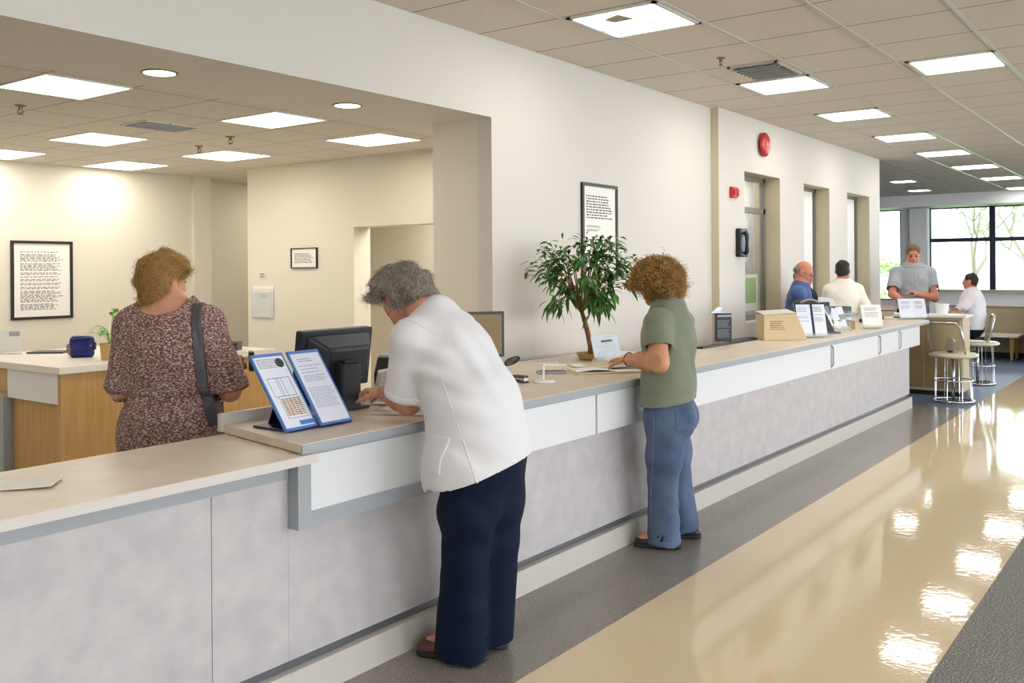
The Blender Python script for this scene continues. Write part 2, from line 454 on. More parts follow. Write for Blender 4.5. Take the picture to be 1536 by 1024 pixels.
# acoustic tile ceilings: cross joints in the material, tees as geometry
def tile_mat(name, base, x0, px, y0, py, wx, wy, line):
    m = mat(name, base, 0.85, spec=0.2)
    nt = m.node_tree; N = nt.nodes; L = nt.links; b = N['Principled BSDF']
    tc = N.new('ShaderNodeTexCoord'); sp = N.new('ShaderNodeSeparateXYZ'); L.new(tc.outputs['Object'], sp.inputs[0])
    def band(out, o, p, w):
        a = N.new('ShaderNodeMath'); a.operation = 'SUBTRACT'; L.new(out, a.inputs[0]); a.inputs[1].default_value = o
        d = N.new('ShaderNodeMath'); d.operation = 'PINGPONG'; L.new(a.outputs[0], d.inputs[0]); d.inputs[1].default_value = p / 2
        c = N.new('ShaderNodeMath'); c.operation = 'LESS_THAN'; L.new(d.outputs[0], c.inputs[0]); c.inputs[1].default_value = w
        return c.outputs[0]
    mx_ = N.new('ShaderNodeMath'); mx_.operation = 'MAXIMUM'
    L.new(band(sp.outputs[0], x0, px, wx), mx_.inputs[0]); L.new(band(sp.outputs[1], y0, py, wy), mx_.inputs[1])
    n1 = N.new('ShaderNodeTexNoise'); n1.inputs['Scale'].default_value = 120; n1.inputs['Detail'].default_value = 4
    L.new(tc.outputs['Object'], n1.inputs['Vector'])
    r = N.new('ShaderNodeValToRGB'); r.color_ramp.elements[0].position = 0.36; r.color_ramp.elements[1].position = 0.56
    r.color_ramp.elements[0].color = (*lin(tuple(int(c * 0.88) for c in base)), 1); r.color_ramp.elements[1].color = (*lin(base), 1)
    L.new(n1.outputs['Fac'], r.inputs['Fac'])
    mx = N.new('ShaderNodeMix'); mx.data_type = 'RGBA'
    L.new(mx_.outputs[0], mx.inputs[0]); L.new(r.outputs['Color'], mx.inputs[6]); mx.inputs[7].default_value = (*lin(line), 1)
    L.new(mx.outputs[2], b.inputs['Base Color'])
    bp = N.new('ShaderNodeBump'); bp.inputs['Strength'].default_value = 0.25; bp.inputs['Distance'].default_value = 0.003
    L.new(n1.outputs['Fac'], bp.inputs['Height']); L.new(bp.outputs['Normal'], b.inputs['Normal'])
    return m
TX0, TP = 5.13, 0.69
TROWS = [4.08 - 0.70 * i for i in range(0, 16)]
M['tile'] = tile_mat('acoustic_tile', (232, 224, 212), TX0, TP, 4.08, 0.70, 0.006, 0.006, (120, 112, 104))
M['tile_back'] = tile_mat('office_acoustic_tile', (224, 217, 204), 2.59, 0.525, 5.06, 0.60, 0.004, 0.004, (136, 124, 104))
ceil = MB()
ceil.box((RX0, RY0, HC), (X3, WY + 0.02, HC + 0.12)).box((X3, RY0, HC), (XE + 0.3, 10.2, HC + 0.12))
ce = struct('ceiling', ceil, M['tile'])
for i, y in enumerate(TROWS[1:9]):
    MB().box((RX0, y - 0.013, HC - 0.007), (XE - 0.8, y + 0.013, HC - 0.001)).build('ceiling_tee', M['tbar'], ce)
cb = MB().box((RX0, 4.95, HB), (9.6, 10.0, HB + 0.1))
struct('ceiling_back', cb, M['tile_back'])
# drywall soffit behind the header, and the header itself with the jamb pier
struct('trim_1', MB().box((RX0, WY, HB), (XJ, 4.95, HC + 0.1)).box((XJ, 4.62, HB), (9.6, 4.95, HC + 0.1)), M['soffit'])
fr = MB().box((RX0, WY - 0.012, HB), (XJ, WY, HC)).box((XJ, WY - 0.012, 0), (X2, WY + 0.12, HC))
struct('wall_front', fr, M['wall'])
pier = MB().box((XJ, WY + 0.12, 0), (XW, 4.62, HC))
struct('wall_pier', pier, M['wall_warm'])
# far end of the hall: plastered pier line with three deep window openings
ops = [(9.60, 10.65), (11.45, 12.43), (13.19, 14.255)]
SZ, TZ = 1.02, 2.655
w2 = MB(); xs = [X2] + [v for o_ in ops for v in o_] + [X3]
for i in range(0, len(xs), 2): w2.box((xs[i], W2Y, 0), (xs[i + 1], 4.32, HC))
for a, b in ops: w2.box((a, W2Y, TZ), (b, 4.32, HC)).box((a, W2Y, 0), (b, 4.32, SZ))
struct('wall_windows', w2, M['wall'])
# beige plaster lining each deep opening and the short face of the pier step
lin_mb = MB()
for a, b in ops:
    lin_mb.box((a, W2Y + 0.004, SZ), (a + 0.004, 4.3, TZ)).box((b - 0.004, W2Y + 0.004, SZ), (b, 4.3, TZ)).box((a, W2Y + 0.004, TZ - 0.004), (b, 4.3, TZ))
lin_mb.box((X2 - 0.004, W2Y + 0.002, 0), (X2, WY - 0.012, HC))
struct('trim_2', lin_mb, M['reveal'])
# room behind those windows
rb = MB().box((X2, 5.3, 0), (X3, 5.4, HC)).box((X2 - 0.1, 4.32, 0), (X2, 5.4, HC)).box((X3 - 0.1, 4.32, 0), (X3, 5.4, HC)).box((X2, 4.32, 2.94), (X3, 5.3, 3.0))
struct('wall_inner', rb, M['wall'])
for i, (a, b) in enumerate(ops):
    y = 4.165
    root = thing('window_%d' % (i + 1), None, None, ((a + b) / 2, y, SZ)); root['kind'] = 'structure'
    f = MB().box((a, y, SZ), (a + 0.05, y + 0.05, TZ)).box((b - 0.06, y, SZ), (b - 0.004, y + 0.05, TZ)).box((a, y, TZ - 0.05), (b, y + 0.05, TZ - 0.004)).box((a, y, SZ), (b, y + 0.05, SZ + 0.05))
    if i == 0: f.box((a, y, 2.24), (b, y + 0.05, 2.30))
    f.build('window_frame', M['mullion_gray'], root)
    MB().box((a + 0.05, y + 0.02, SZ + 0.05), (b - 0.06, y + 0.028, TZ - 0.05)).build('pane', M['glass_dim'], root)
    if i:
        MB().box((a + 0.051, y + 0.004, SZ + 0.051), (b - 0.13, y + 0.012, TZ - 0.051)).build('blind', M['white'], root)
    else:
        MB().box((a + 0.35, y + 0.06, SZ + 0.10), (b - 0.10, y + 0.065, SZ + 0.52)).build('notice', M['paper'], root)
        MB().box((a + 0.42, y + 0.055, SZ + 0.19), (b - 0.16, y + 0.06, SZ + 0.48)).build('notice_picture', M['leaf_light'], root)
        MB().box((a + 0.05, y + 0.3, 1.9), (b, y + 0.32, 2.2)).build('shelf', M['tan_panel'], root)
# walls of the office behind the header
YN0, YN1, NT = 5.0, 6.565, 2.03
yw = MB().box((XW, 4.62, NT), (XW + 0.22, YN1, HB + 0.05)).box((XW, YN1, 0), (XW + 0.22, 8.16, HB + 0.05)).box((XW, 4.62, 0), (XW + 0.22, YN0, NT))
struct('wall_side', yw, M['wall_warm'])
struct('wall_corridor', MB().box((XW + 0.22, 7.95, 0), (9.6, 8.16, HB + 0.05)).box((9.5, 4.32, 0), (9.6, 8.0, HB + 0.05)).box((7.6, 6.6, 0), (7.75, 7.95, HB + 0.05)).box((XW + 0.22, 4.62, HB - 0.25), (9.5, 7.95, HB - 0.2)), M['wall_warm'])
struct('wall_back', MB().box((RX0, YF, 0), (6.40, YF + 0.3, HB + 0.05)).box((6.40, YF - 0.05, 0), (6.63, YF + 0.3, HB + 0.05)).box((6.63, YF + 0.25, 0), (9.6, YF + 0.35, HB + 0.05)).box((9.5, 8.16, 0), (9.6, YF + 0.3, HB + 0.05)), M['wall_warm'])
# hall walls out of the frame: solid behind the eye, tall daylight windows along the right side
struct('wall_rear', MB().box((RX0 - 0.2, RY0, 0), (RX0, 10.2, HC)), M['wall'])
rw = MB(); wx = [(-3.5, -0.5), (1.0, 4.0), (5.5, 8.5), (10.0, 13.0), (14.5, 17.5), (19.0, 22.0)]
prev = RX0
for a, b in wx: rw.box((prev, RY0 - 0.2, 0), (a, RY0, HC)); prev = b
rw.box((prev, RY0 - 0.2, 0), (XE + 0.3, RY0, HC)).box((RX0, RY0 - 0.2, 0), (XE, RY0, 0.85)).box((RX0, RY0 - 0.2, 2.95), (XE, RY0, HC))
struct('wall_right', rw, M['wall'])
# end wall with the big windows
ew = MB()
ew.box((XE, RY0, 0), (XE + 0.25, 5.22, 1.06)).box((XE, 5.22, 0), (XE + 0.25, 10.2, 0.83)).box((XE, RY0, 3.0), (XE + 0.25, 10.2, HC)).box((XE, 6.9, 0), (XE + 0.25, 10.2, HC))
ew.box((XE, RY0, 0), (XE + 0.25, -5.6, HC))
struct('wall_end', ew, M['white'])
struct('wall_column', MB().box((XE - 0.12, 5.235, 0), (XE + 0.25, 5.62, HC)).box((XE, 5.62, 0), (XE + 0.25, 5.85, HC)), M['white'])
struct('trim_3', MB().box((XE - 0.9, RY0, 2.99), (XE, 10.2, HC)), M['white'])      # bulkhead over the windows
struct('trim_4', MB().box((XE - 0.10, -5.6, 1.04), (XE + 0.02, 5.23, 1.10)), M['tan_panel'])       # window board
struct('wall_far_left', MB().box((X3, 10.1, 0), (XE + 0.3, 10.25, HC)).box((X3 - 0.1, 5.4, 0), (X3, 10.2, HC)), M['wall'])
def window(n, y0, y1, z0, z1, vs, hs, m):
    root = thing('window_%d' % n, None, None, (XE + 0.1, (y0 + y1) / 2, z0)); root['kind'] = 'structure'
    f = MB(); x0, x1, t = XE + 0.06, XE + 0.14, 0.035
    f.box((x0, y0, z0), (x1, y0 + t, z1)).box((x0, y1 - t, z0), (x1, y1, z1)).box((x0, y0, z0), (x1, y1, z0 + t)).box((x0, y0, z1 - t), (x1, y1, z1))
    for v in vs: f.box((x0 - 0.03, v - 0.062, z0), (x1, v + 0.062, z1))
    for h_ in hs: f.box((x0 - 0.02, y0, h_ - 0.045), (x1, y1, h_ + 0.045))
    f.build('mullions', m, root)
    MB().box((XE + 0.095, y0 + 0.01, z0 + 0.01), (XE + 0.101, y1 - 0.01, z1 - 0.01)).build('pane', M['glass'], root)
window(4, -5.6, 5.22, 1.06, 3.0, [3.885, 2.4, 0.9, -0.6, -2.1, -3.6], [2.24], M['mullion'])
window(5, 5.85, 6.9, 0.83, 3.0, [], [], M['mullion_gray'])
# skirting inside the staff side is never seen; base of the main wall
struct('baseboard_front', MB().box((XJ, WY - 0.026, 0), (X2, WY - 0.012, 0.1)), M['kick'])
# ------------------------------------------------------------------ ceiling fixtures
def hall_light(x, y, label, group='square ceiling lights of the hall', louvre=False, a=0.325):
    t = thing('ceiling_light', label, 'ceiling light', (x, y, HC), 0, group)
    f = MB(); w = 0.03
    f.box((-a, -a, -0.012), (a, -a + w, 0)).box((-a, a - w, -0.012), (a, a, 0)).box((-a, -a, -0.012), (-a + w, a, 0)).box((a - w, -a, -0.012), (a, a, 0))
    
    f.build('frame', M['fixture'], t, local=True)
    MB().box((-a + w, -a + w, -0.007), (a - w, a - w, -0.002)).build('diffuser', M['lamp_neutral'], t, local=True)
    if louvre:
        MB().prism([(-0.22, 0.0, -0.0085), (-0.06, -0.04, -0.0085), (-0.06, 0.12, -0.0085), (-0.16, 0.14, -0.0085)], (0, 0, -0.003)).build('lamp_socket', M['brass'], t, local=True)
        MB().box((0.08, -a + w, -0.012), (0.105, a - w, -0.0075)).build('reflector', M['fixture'], t, local=True)
    return t
r1 = 3.03
rowx = [TX0 + TP * (k + 0.5) for k in (0, 4, 7)] + [12.45, 14.55, 16.85, 19.3]
names = ['square ceiling light nearest the camera, showing its lamp socket', 'square ceiling light beside the louvred air vent', 'ceiling light next beyond the one beside the air vent',
         'fourth ceiling light from the camera in the hall row', 'fifth ceiling light from the camera in the hall row', 'sixth ceiling light from the camera in the hall row', 'seventh ceiling light from the camera in the hall row', 'eighth ceiling light from the camera, near the end window']
for i, x in enumerate(rowx): hall_light(x, r1, names[i], louvre=(i == 0))
hall_light(22.0, r1, 'last ceiling light in the hall row, at the window bulkhead')
hall_light(TX0 + TP * 4.5, 1.605, 'square ceiling light right of the hall row, alone between two ceiling tees')
hall_light(18.8, 4.63, 'small far ceiling light left of the hall row above the end bay', a=0.22)
hall_light(21.2, 4.9, 'farthest left ceiling light just before the end window', a=0.22)
for x in (0.2, 4.0, 10.5, 15.0, 19.5): hall_light(x, -1.2, 'added unseen ceiling light over the carpet side of the hall')  # extra fixtures outside the view, added to light the hall
for x in (-2.5, 1.5): hall_light(x, 1.6, 'added unseen ceiling light over the hall behind the camera')  # also added out of view for more light
for x in (-2.5, 2.2): hall_light(x, -3.5, 'added unseen ceiling light far out over the carpet')  # likewise unseen, added as hall lighting
# louvred vent beside the second light
t = thing('air_vent', 'louvred square air vent in the hall ceiling tiles', 'vent', (7.53, 2.93, HC))
f = MB(); a, b = 0.31, 0.21
f.box((-a, -b, -0.014), (a, -b + 0.025, 0)).box((-a, b - 0.025, -0.014), (a, b, 0)).box((-a, -b, -0.014), (-a + 0.025, b, 0)).box((a - 0.025, -b, -0.014), (a, b, 0))
f.build('frame', M['tbar'], t, local=True)
MB().box((-a + 0.02, -b + 0.02, -0.003), (a - 0.02, b - 0.02, -0.001)).build('duct', M['black'], t, local=True)
for i in range(7):
    x = -a + 0.07 + i * 0.08
    MB().box((-0.024, -b + 0.024, -0.0015), (0.024, b - 0.024, 0.0015), Matrix.Translation((x, 0, -0.016)) @ Matrix.Rotation(-0.75, 4, 'Y')).build('louvre', M['fixture'], t, local=True)
def sprinkler(x, y, z, label):
    t = thing('ceiling_sprinkler', label, 'sprinkler', (x, y, z), 0, 'ceiling sprinklers')
    MB().lathe([(0.036, 0), (0.036, -0.004), (0.022, -0.009), (0.012, -0.01), (0.012, -0.03)], sides=20).build('escutcheon', M['brass'], t, local=True)
    mb = MB().tube([(-0.014, 0, -0.028), (-0.017, 0, -0.042), (0, 0, -0.056)], 0.003, 6).tube([(0.014, 0, -0.028), (0.017, 0, -0.042), (0, 0, -0.056)], 0.003, 6)
    mb.lathe([(0.005, -0.054), (0.02, -0.057), (0.02, -0.059), (0.004, -0.06)], sides=16)
    mb.build('deflector', M['dark_gray'], t, local=True)
sprinkler(6.87, 3.04, HC, 'sprinkler head in the hall ceiling left of the air vent')
sprinkler(2.99, 6.15, HB, 'sprinkler head on the office ceiling, leftmost of three')
sprinkler(4.71, 6.28, HB, 'sprinkler head on the office ceiling, rightmost of three')
sprinkler(4.89, 6.95, HB, 'middle sprinkler head above the far square office light')
# office ceiling
def office_light(x0, x1, y0, y1, label):
    cx, cy = (x0 + x1) / 2, (y0 + y1) / 2; a, b = (x1 - x0) / 2, (y1 - y0) / 2
    t = thing('office_ceiling_light', label, 'ceiling light', (cx, cy, HB), 0, 'square office ceiling lights')
    w = 0.012
    MB().box((-a - w, -b - w, -0.008), (a + w, -b, 0)).box((-a - w, b, -0.008), (a + w, b + w, 0)).box((-a - w, -b, -0.008), (-a, b, 0)).box((a, -b, -0.008), (a + w, b, 0)).build('frame', M['fixture'], t, local=True)
    MB().box((-a, -b, -0.006), (a, b, -0.001)).build('diffuser', M['lamp_warm'], t, local=True)
office_light(2.60, 3.10, 5.07, 5.62, 'largest office ceiling light, at the left edge of the photo')
office_light(4.155, 4.60, 5.06, 5.645, 'office ceiling light between the two round downlights')
office_light(5.305, 5.79, 5.21, 5.82, 'office ceiling light nearest the pier on the right')
office_light(3.88, 4.36, 6.89, 7.515, 'office ceiling light left of the ceiling grille, second row')
office_light(5.19, 5.70, 7.0, 7.64, 'office ceiling light above the framed certificate wall')
office_light(5.04, 5.555, 8.41, 9.10, 'farthest office ceiling light, close to the back wall')
office_light(3.78, 4.31, 8.41, 9.10, 'office ceiling light cut by the left edge of the photo near the back wall')
for x, y in ((1.0, 5.3), (0.6, 7.2), (2.0, 8.7)): office_light(x - 0.25, x + 0.25, y - 0.3, y + 0.3, 'office ceiling light out of view on the left')
def can(x, y, label):
    t = thing('round_downlight', label, 'downlight', (x, y, HB), 0, 'round recessed downlights')
    ring = []
    n = 40; V = []; Fc = []
    for k in range(n):
        an = 2 * PI * k / n
        for r, z in ((0.098, 0.0), (0.098, -0.006), (0.084, -0.006), (0.084, 0.0)): V.append((r * math.cos(an), r * math.sin(an), z))
    for k in range(n):
        k2 = (k + 1) % n
        for j in range(4): Fc.append((k * 4 + j, k2 * 4 + j, k2 * 4 + (j + 1) % 4, k * 4 + (j + 1) % 4))
    obj_from('trim_ring', V, Fc, M['brass'], t, local=True)
    MB().lathe([(0.0845, -0.001), (0.0845, -0.004)], sides=40).build('lens', M['lamp_can'], t, local=True)
can(2.965, 4.565, 'round recessed downlight in the soffit, left one')
can(4.30, 4.51, 'round recessed downlight in the soffit, right one')
t = thing('ceiling_grille', 'dark return air grille in the office ceiling tiles', 'vent', (4.05, 6.22, HB))
MB().box((-0.21, -0.15, -0.006), (0.21, 0.15, 0)).build('backing', M['dark_gray'], t, local=True)
for i in range(7): MB().box((-0.2, -0.13 + i * 0.042, -0.012), (0.2, -0.115 + i * 0.042, -0.005)).build('blade', M['gray_frame'], t, local=True)
MB().box((-0.23, -0.17, -0.008), (0.23, -0.15, 0)).box((-0.23, 0.15, -0.008), (0.23, 0.17, 0)).box((-0.23, -0.15, -0.008), (-0.21, 0.15, 0)).box((0.21, -0.15, -0.008), (0.23, 0.15, 0)).build('frame', M['tile_back'], t, local=True)
office_light(7.5, 8.0, 8.45, 9.05, 'added unseen ceiling light round the corner past the certificate wall')  # added out of sight to brighten the corridor recess
hall_light_z = HB - 0.25
t = thing('added_passage_ceiling_light', 'added unseen fill light in the passage behind the doorless opening', 'ceiling light', (7.1, 5.7, HB - 0.25))  # hidden fill light added so the opening is not too dark
MB().box((-0.42, -0.62, -0.03), (0.42, 0.62, -0.001)).build('housing', M['fixture'], t, local=True)
MB().box((-0.4, -0.6, -0.034), (0.4, 0.6, -0.03)).build('diffuser', M['lamp_warm'], t, local=True)
# unseen lamps added to brighten the room behind the deep windows
for x in (10.2, 12.6):
    t = thing('added_inner_ceiling_light', 'added flat light brightening the room behind the deep windows', 'ceiling light', (x, 4.85, 2.94), 0, 'added lights of the inner room')
    MB().box((-0.3, -0.25, -0.03), (0.3, 0.25, 0)).build('housing', M['fixture'], t, local=True)
    MB().box((-0.28, -0.23, -0.034), (0.28, 0.23, -0.03)).build('diffuser', M['lamp_neutral'], t, local=True)
# ------------------------------------------------------------------ the service counter
CT = 0.972; LT = 0.935; XS = 2.29
cnt = thing('tall_counter', 'long white and gray service counter with beige top where the two women lean', 'counter', (2.29, 2.95, 0))
MB().box((XS + 0.15, 2.73, 0.165), (11.30, 3.2, 0.935)).box((XS, 2.73, 0.165), (XS + 0.15, 3.2, 0.895)).build('front_body', M['laminate'], cnt)
MB().box((XS - 0.0005, 2.715, 0), (11.36, 3.2, 0.125)).build('kick_base', M['kick'], cnt)
MB().box((XS + 0.001, 2.752, 0.125), (11.28, 3.2, 0.165)).build('kick_reveal', M['reveal_metal'], cnt)
# top with a rounded far corner
pts = [(XS, 2.655, CT - 0.035), (11.9, 2.655, CT - 0.035)]
for i in range(1, 9):
    a = -PI / 2 + i * PI / 16; pts.append((11.9 + 0.45 * math.cos(a), 3.105 + 0.45 * math.sin(a) , CT - 0.035))
pts += [(12.35, 3.27, CT - 0.035), (XS + 0.12, 3.27, CT - 0.035)]
MB().prism(pts, (0, 0, 0.0343)).build('counter_top', M['top'], cnt, bevel=0.003)
eg = MB().box((XS, 2.648, CT - 0.036), (11.9, 2.655, CT - 0.004)); eg.build('edge_band', M['gray_frame'], cnt)
# framed panel at the near end, then plain white panels separated by thin gaps
fz0, fz1 = 0.655, CT - 0.038
MB().box((XS + 0.062, 2.672, fz0), (3.40, 2.7295, fz0 + 0.055)).box((XS, 2.672, fz0), (XS + 0.062, 2.7295, fz1)).box((XS + 0.062, 2.672, fz1 - 0.012), (11.55, 2.7295, fz1)).build('panel_frame', M['gray_frame'], cnt)
MB().box((XS + 0.062, 2.69, fz0 + 0.055), (3.40, 2.729, fz1 - 0.012)).build('fascia_panel', M['white_panel'], cnt)
cuts = [3.405, 4.392, 8.38, 9.87, 10.66, 11.58]
for i in range(len(cuts) - 1):
    MB().box((cuts[i], 2.675, 0.708), (cuts[i + 1] - 0.018, 2.728, fz1 - 0.012)).build('fascia_panel', M['white_panel'], cnt, bevel=0.002)
for x in cuts[1:-1]: MB().box((x - 0.018, 2.70, 0.708), (x, 2.728, fz1 - 0.012)).build('panel_gap', M['dark_gap'], cnt)
for x in (8.36, 9.86, 10.65):
    MB().tube([(x, 2.672, 0.73), (x, 2.655, 0.75), (x, 2.655, 0.90), (x, 2.672, 0.915)], 0.007, 8).build('pull_handle', M['steel'], cnt)
MB().box((XS + 0.11, 3.27, CT - 0.03), (3.9, 3.30, CT + 0.045)).build('back_ledge', M['edge'], cnt, bevel=0.003)
low = thing('low_counter', 'lower beige topped counter section in front of the woman in the brown knit dress', 'counter', (2.29, 2.95, 0))
MB().box((-3.0, 2.73, 0.165), (1.957, 3.2, 0.90)).build('front_panel', M['laminate'], low)
MB().box((1.960, 2.73, 0.165), (XS - 0.001, 3.2, 0.90)).build('front_panel', M['laminate'], low)
MB().box((1.956, 2.734, 0.165), (1.961, 3.1, 0.90)).build('panel_joint', M['dark_gap'], low)
MB().box((-3.0, 2.722, 0.838), (XS - 0.003, 2.7295, 0.90)).build('painted_shade_strip', M['gray_frame'], low)  # gray strip paints in the shade below the overhanging top
MB().box((-3.0, 2.715, 0), (XS - 0.0015, 3.2, 0.125)).build('kick_base', M['kick'], low)
MB().box((-3.0, 2.752, 0.125), (XS - 0.001, 3.2, 0.165)).build('kick_reveal', M['reveal_metal'], low)
tp = [(-3.0, 2.635, 0.90), (XS + 0.055, 2.635, 0.90), (XS + 0.055, 2.6465, 0.90), (XS - 0.004, 2.6465, 0.90), (XS - 0.004, 2.735, 0.90), (XS + 0.145, 2.735, 0.90), (XS + 0.145, 3.27, 0.90), (-3.0, 3.27, 0.90)]
MB().prism(tp, (0, 0, 0.034)).build('counter_top', M['top'], low, bevel=0.003)
MB().box((-3.0, 2.629, 0.901), (XS + 0.055, 2.635, 0.934)).build('edge_band', M['edge'], low)
# ------------------------------------------------------------------ helpers for things standing on the counter
def yaw_frame(o, ang):
    """x axis turned ang from the photograph's right-hand direction about the vertical"""
    x = RGT * math.cos(ang) + FWD * math.sin(ang); y = UP.cross(x)
    F = Matrix.Identity(4)
    for i in range(3): F[i][0] = x[i]; F[i][1] = y[i]; F[i][2] = UP[i]; F[i][3] = o[i]
    return F           # local y points away from the viewer for small ang

def wall_frame(o, x, z):
    return frame_at(o, x, z)

# ------------------------------------------------------------------ things on walls
def picture(name, label, cat, o, x, wid, hei, fr, border, seed, rows, blocks=None, mat_fr='frame_black', paper='paper'):
    """o = lower left corner on the wall; x = direction along the wall; normal = x cross up"""
    F = frame_at(o, x, UP)
    t = thing(name, label, cat, o)
    MB().box((0, 0, 0), (wid, fr, 0.022), F).box((0, hei - fr, 0), (wid, hei, 0.022), F).box((0, fr, 0), (fr, hei - fr, 0.022), F).box((wid - fr, fr, 0), (wid, hei - fr, 0.022), F).build('frame', M[mat_fr], t)
    sh = MB().box((fr, fr, 0), (wid - fr, hei - fr, 0.010), F).build('sheet', M[paper], t)
    T = F @ Matrix.Translation((0, 0, 0.010))
    pr = MB()
    for (a, b, c, d, r_, fl) in (blocks or [(border, border, wid - border, hei - border, rows, 0.9)]):
        words(pr, T, a, b, c, d, r_, fl, seed=seed + int(1000 * b))
    pr.build('print', M['ink'], sh)
    return t
picture('framed_notice', 'large black framed sheet of close print on the back office wall', 'picture', (4.39, YF, 1.155), (1, 0, 0), 0.61, 0.77, 0.026, 0.09, 3, 46)
picture('framed_certificate', 'small thin framed certificate on the office side wall', 'picture', (XW, 7.455, 1.64), (0, -1, 0), 0.385, 0.203, 0.008, 0.05, 5, 7)
picture('framed_poster', 'black framed poster on the main wall half hidden by the ficus', 'picture', (6.44, WY - 0.012, 1.52), (1, 0, 0), 0.565, 0.795, 0.026, 0.06, 9, 10,
        [(0.07, 0.50, 0.50, 0.70, 9, 1.0), (0.07, 0.40, 0.30, 0.45, 5, 0.9), (0.07, 0.30, 0.45, 0.34, 2, 0.5)])
F = frame_at((XW, 8.07, 1.13), (0, -1, 0), UP)
t = thing('leaflet_holder', 'clear plastic leaflet holder on the office side wall below the light switch', 'holder', (XW, 8.07, 1.13))
MB().box((0, 0, 0), (0.33, 0.33, 0.006), F).build('mounting_plate', M['paper'], t)
MB().box((0.03, 0.04, 0.007), (0.29, 0.3, 0.012), F).build('leaflet', M['desk_top'], t)
pr = MB(); words(pr, F @ Matrix.Translation((0, 0, 0.012)), 0.12, 0.2, 0.27, 0.25, 3, 1.0, seed=2); pr.build('print', M['ink'], t)
MB().box((0, 0, 0.02), (0.33, 0.27, 0.026), F).box((0, 0, 0), (0.33, 0.012, 0.026), F).box((0, 0, 0), (0.008, 0.30, 0.026), F).box((0.322, 0, 0), (0.33, 0.3, 0.026), F).build('pocket', M['acrylic'], t)
F = frame_at((XW, 7.97, 1.535), (0, -1, 0), UP)
t = thing('light_switch', 'small white double light switch on the office side wall', 'switch', (XW, 7.97, 1.535))
MB().box((0, 0, 0), (0.11, 0.075, 0.008), F).build('plate', M['white'], t, bevel=0.002)
for i in (0, 1): MB().box((0.02, 0.016 + 0.026 * i, 0.008), (0.09, 0.028 + 0.026 * i, 0.014), F).build('rocker', M['tan_dark'], t)

t = thing('fire_bell', 'round red fire alarm bell high on the white pier', 'alarm bell', (10.09, W2Y, 2.985))
R_ = Matrix.Rotation(PI / 2, 3, 'X')
MB().lathe([(0.06, 0), (0.06, 0.03), (0.03, 0.034)], (10.09, W2Y, 2.985), 32, R_).build('mounting_box', M['steel'], t)
MB().lathe([(0.125, 0.03), (0.135, 0.036), (0.132, 0.05), (0.11, 0.066), (0.07, 0.076), (0.02, 0.08)], (10.09, W2Y, 2.985), 48, R_).build('gong', M['red'], t, smooth=True)
F = frame_at((10.09, W2Y - 0.080, 2.985), (1, 0, 0), UP)
MB().box((-0.045, -0.02, -0.003), (-0.035, 0.035, 0.003), F).box((-0.015, -0.005, -0.003), (0.01, 0.003, 0.003), F).box((0.02, -0.02, -0.003), (0.028, 0.03, 0.003), F).box((0.034, -0.02, -0.003), (0.042, 0.03, 0.003), F).box((0.02, -0.024, -0.003), (0.05, -0.016, 0.003), F).build('lettering', M['white'], t)
t = thing('fire_strobe', 'small red fire alarm strobe on the white pier below the bell', 'alarm strobe', (9.27, W2Y, 2.40))
F = frame_at((9.20, W2Y, 2.345), (1, 0, 0), UP)
MB().box((0, 0, 0), (0.15, 0.115, 0.035), F).build('mount_plate', M['red'], t, bevel=0.008)
MB().box((0.02, 0.02, 0.035), (0.065, 0.095, 0.06), F).box((0.085, 0.02, 0.035), (0.13, 0.095, 0.06), F).build('lens', M['red_lens'], t, bevel=0.008)
t = thing('wall_telephone', 'black wall telephone left of the first deep window', 'telephone', (9.45, W2Y, 1.73))
F = frame_at((9.35, W2Y, 1.73), (1, 0, 0), UP)
MB().box((0, 0, 0), (0.2, 0.30, 0.06), F).build('body', M['black'], t, bevel=0.012)
MB().tube([F @ Vector(p) for p in ((0.075, 0.03, 0.07), (0.075, 0.05, 0.095), (0.075, 0.14, 0.10), (0.075, 0.23, 0.095), (0.075, 0.26, 0.07))], [0.024, 0.024, 0.015, 0.024, 0.024], 12).build('handset', M['navy_black'], t, smooth=True)
MB().box((0.12, 0.06, 0.06), (0.18, 0.15, 0.064), F).build('keypad', M['dark_gray'], t)

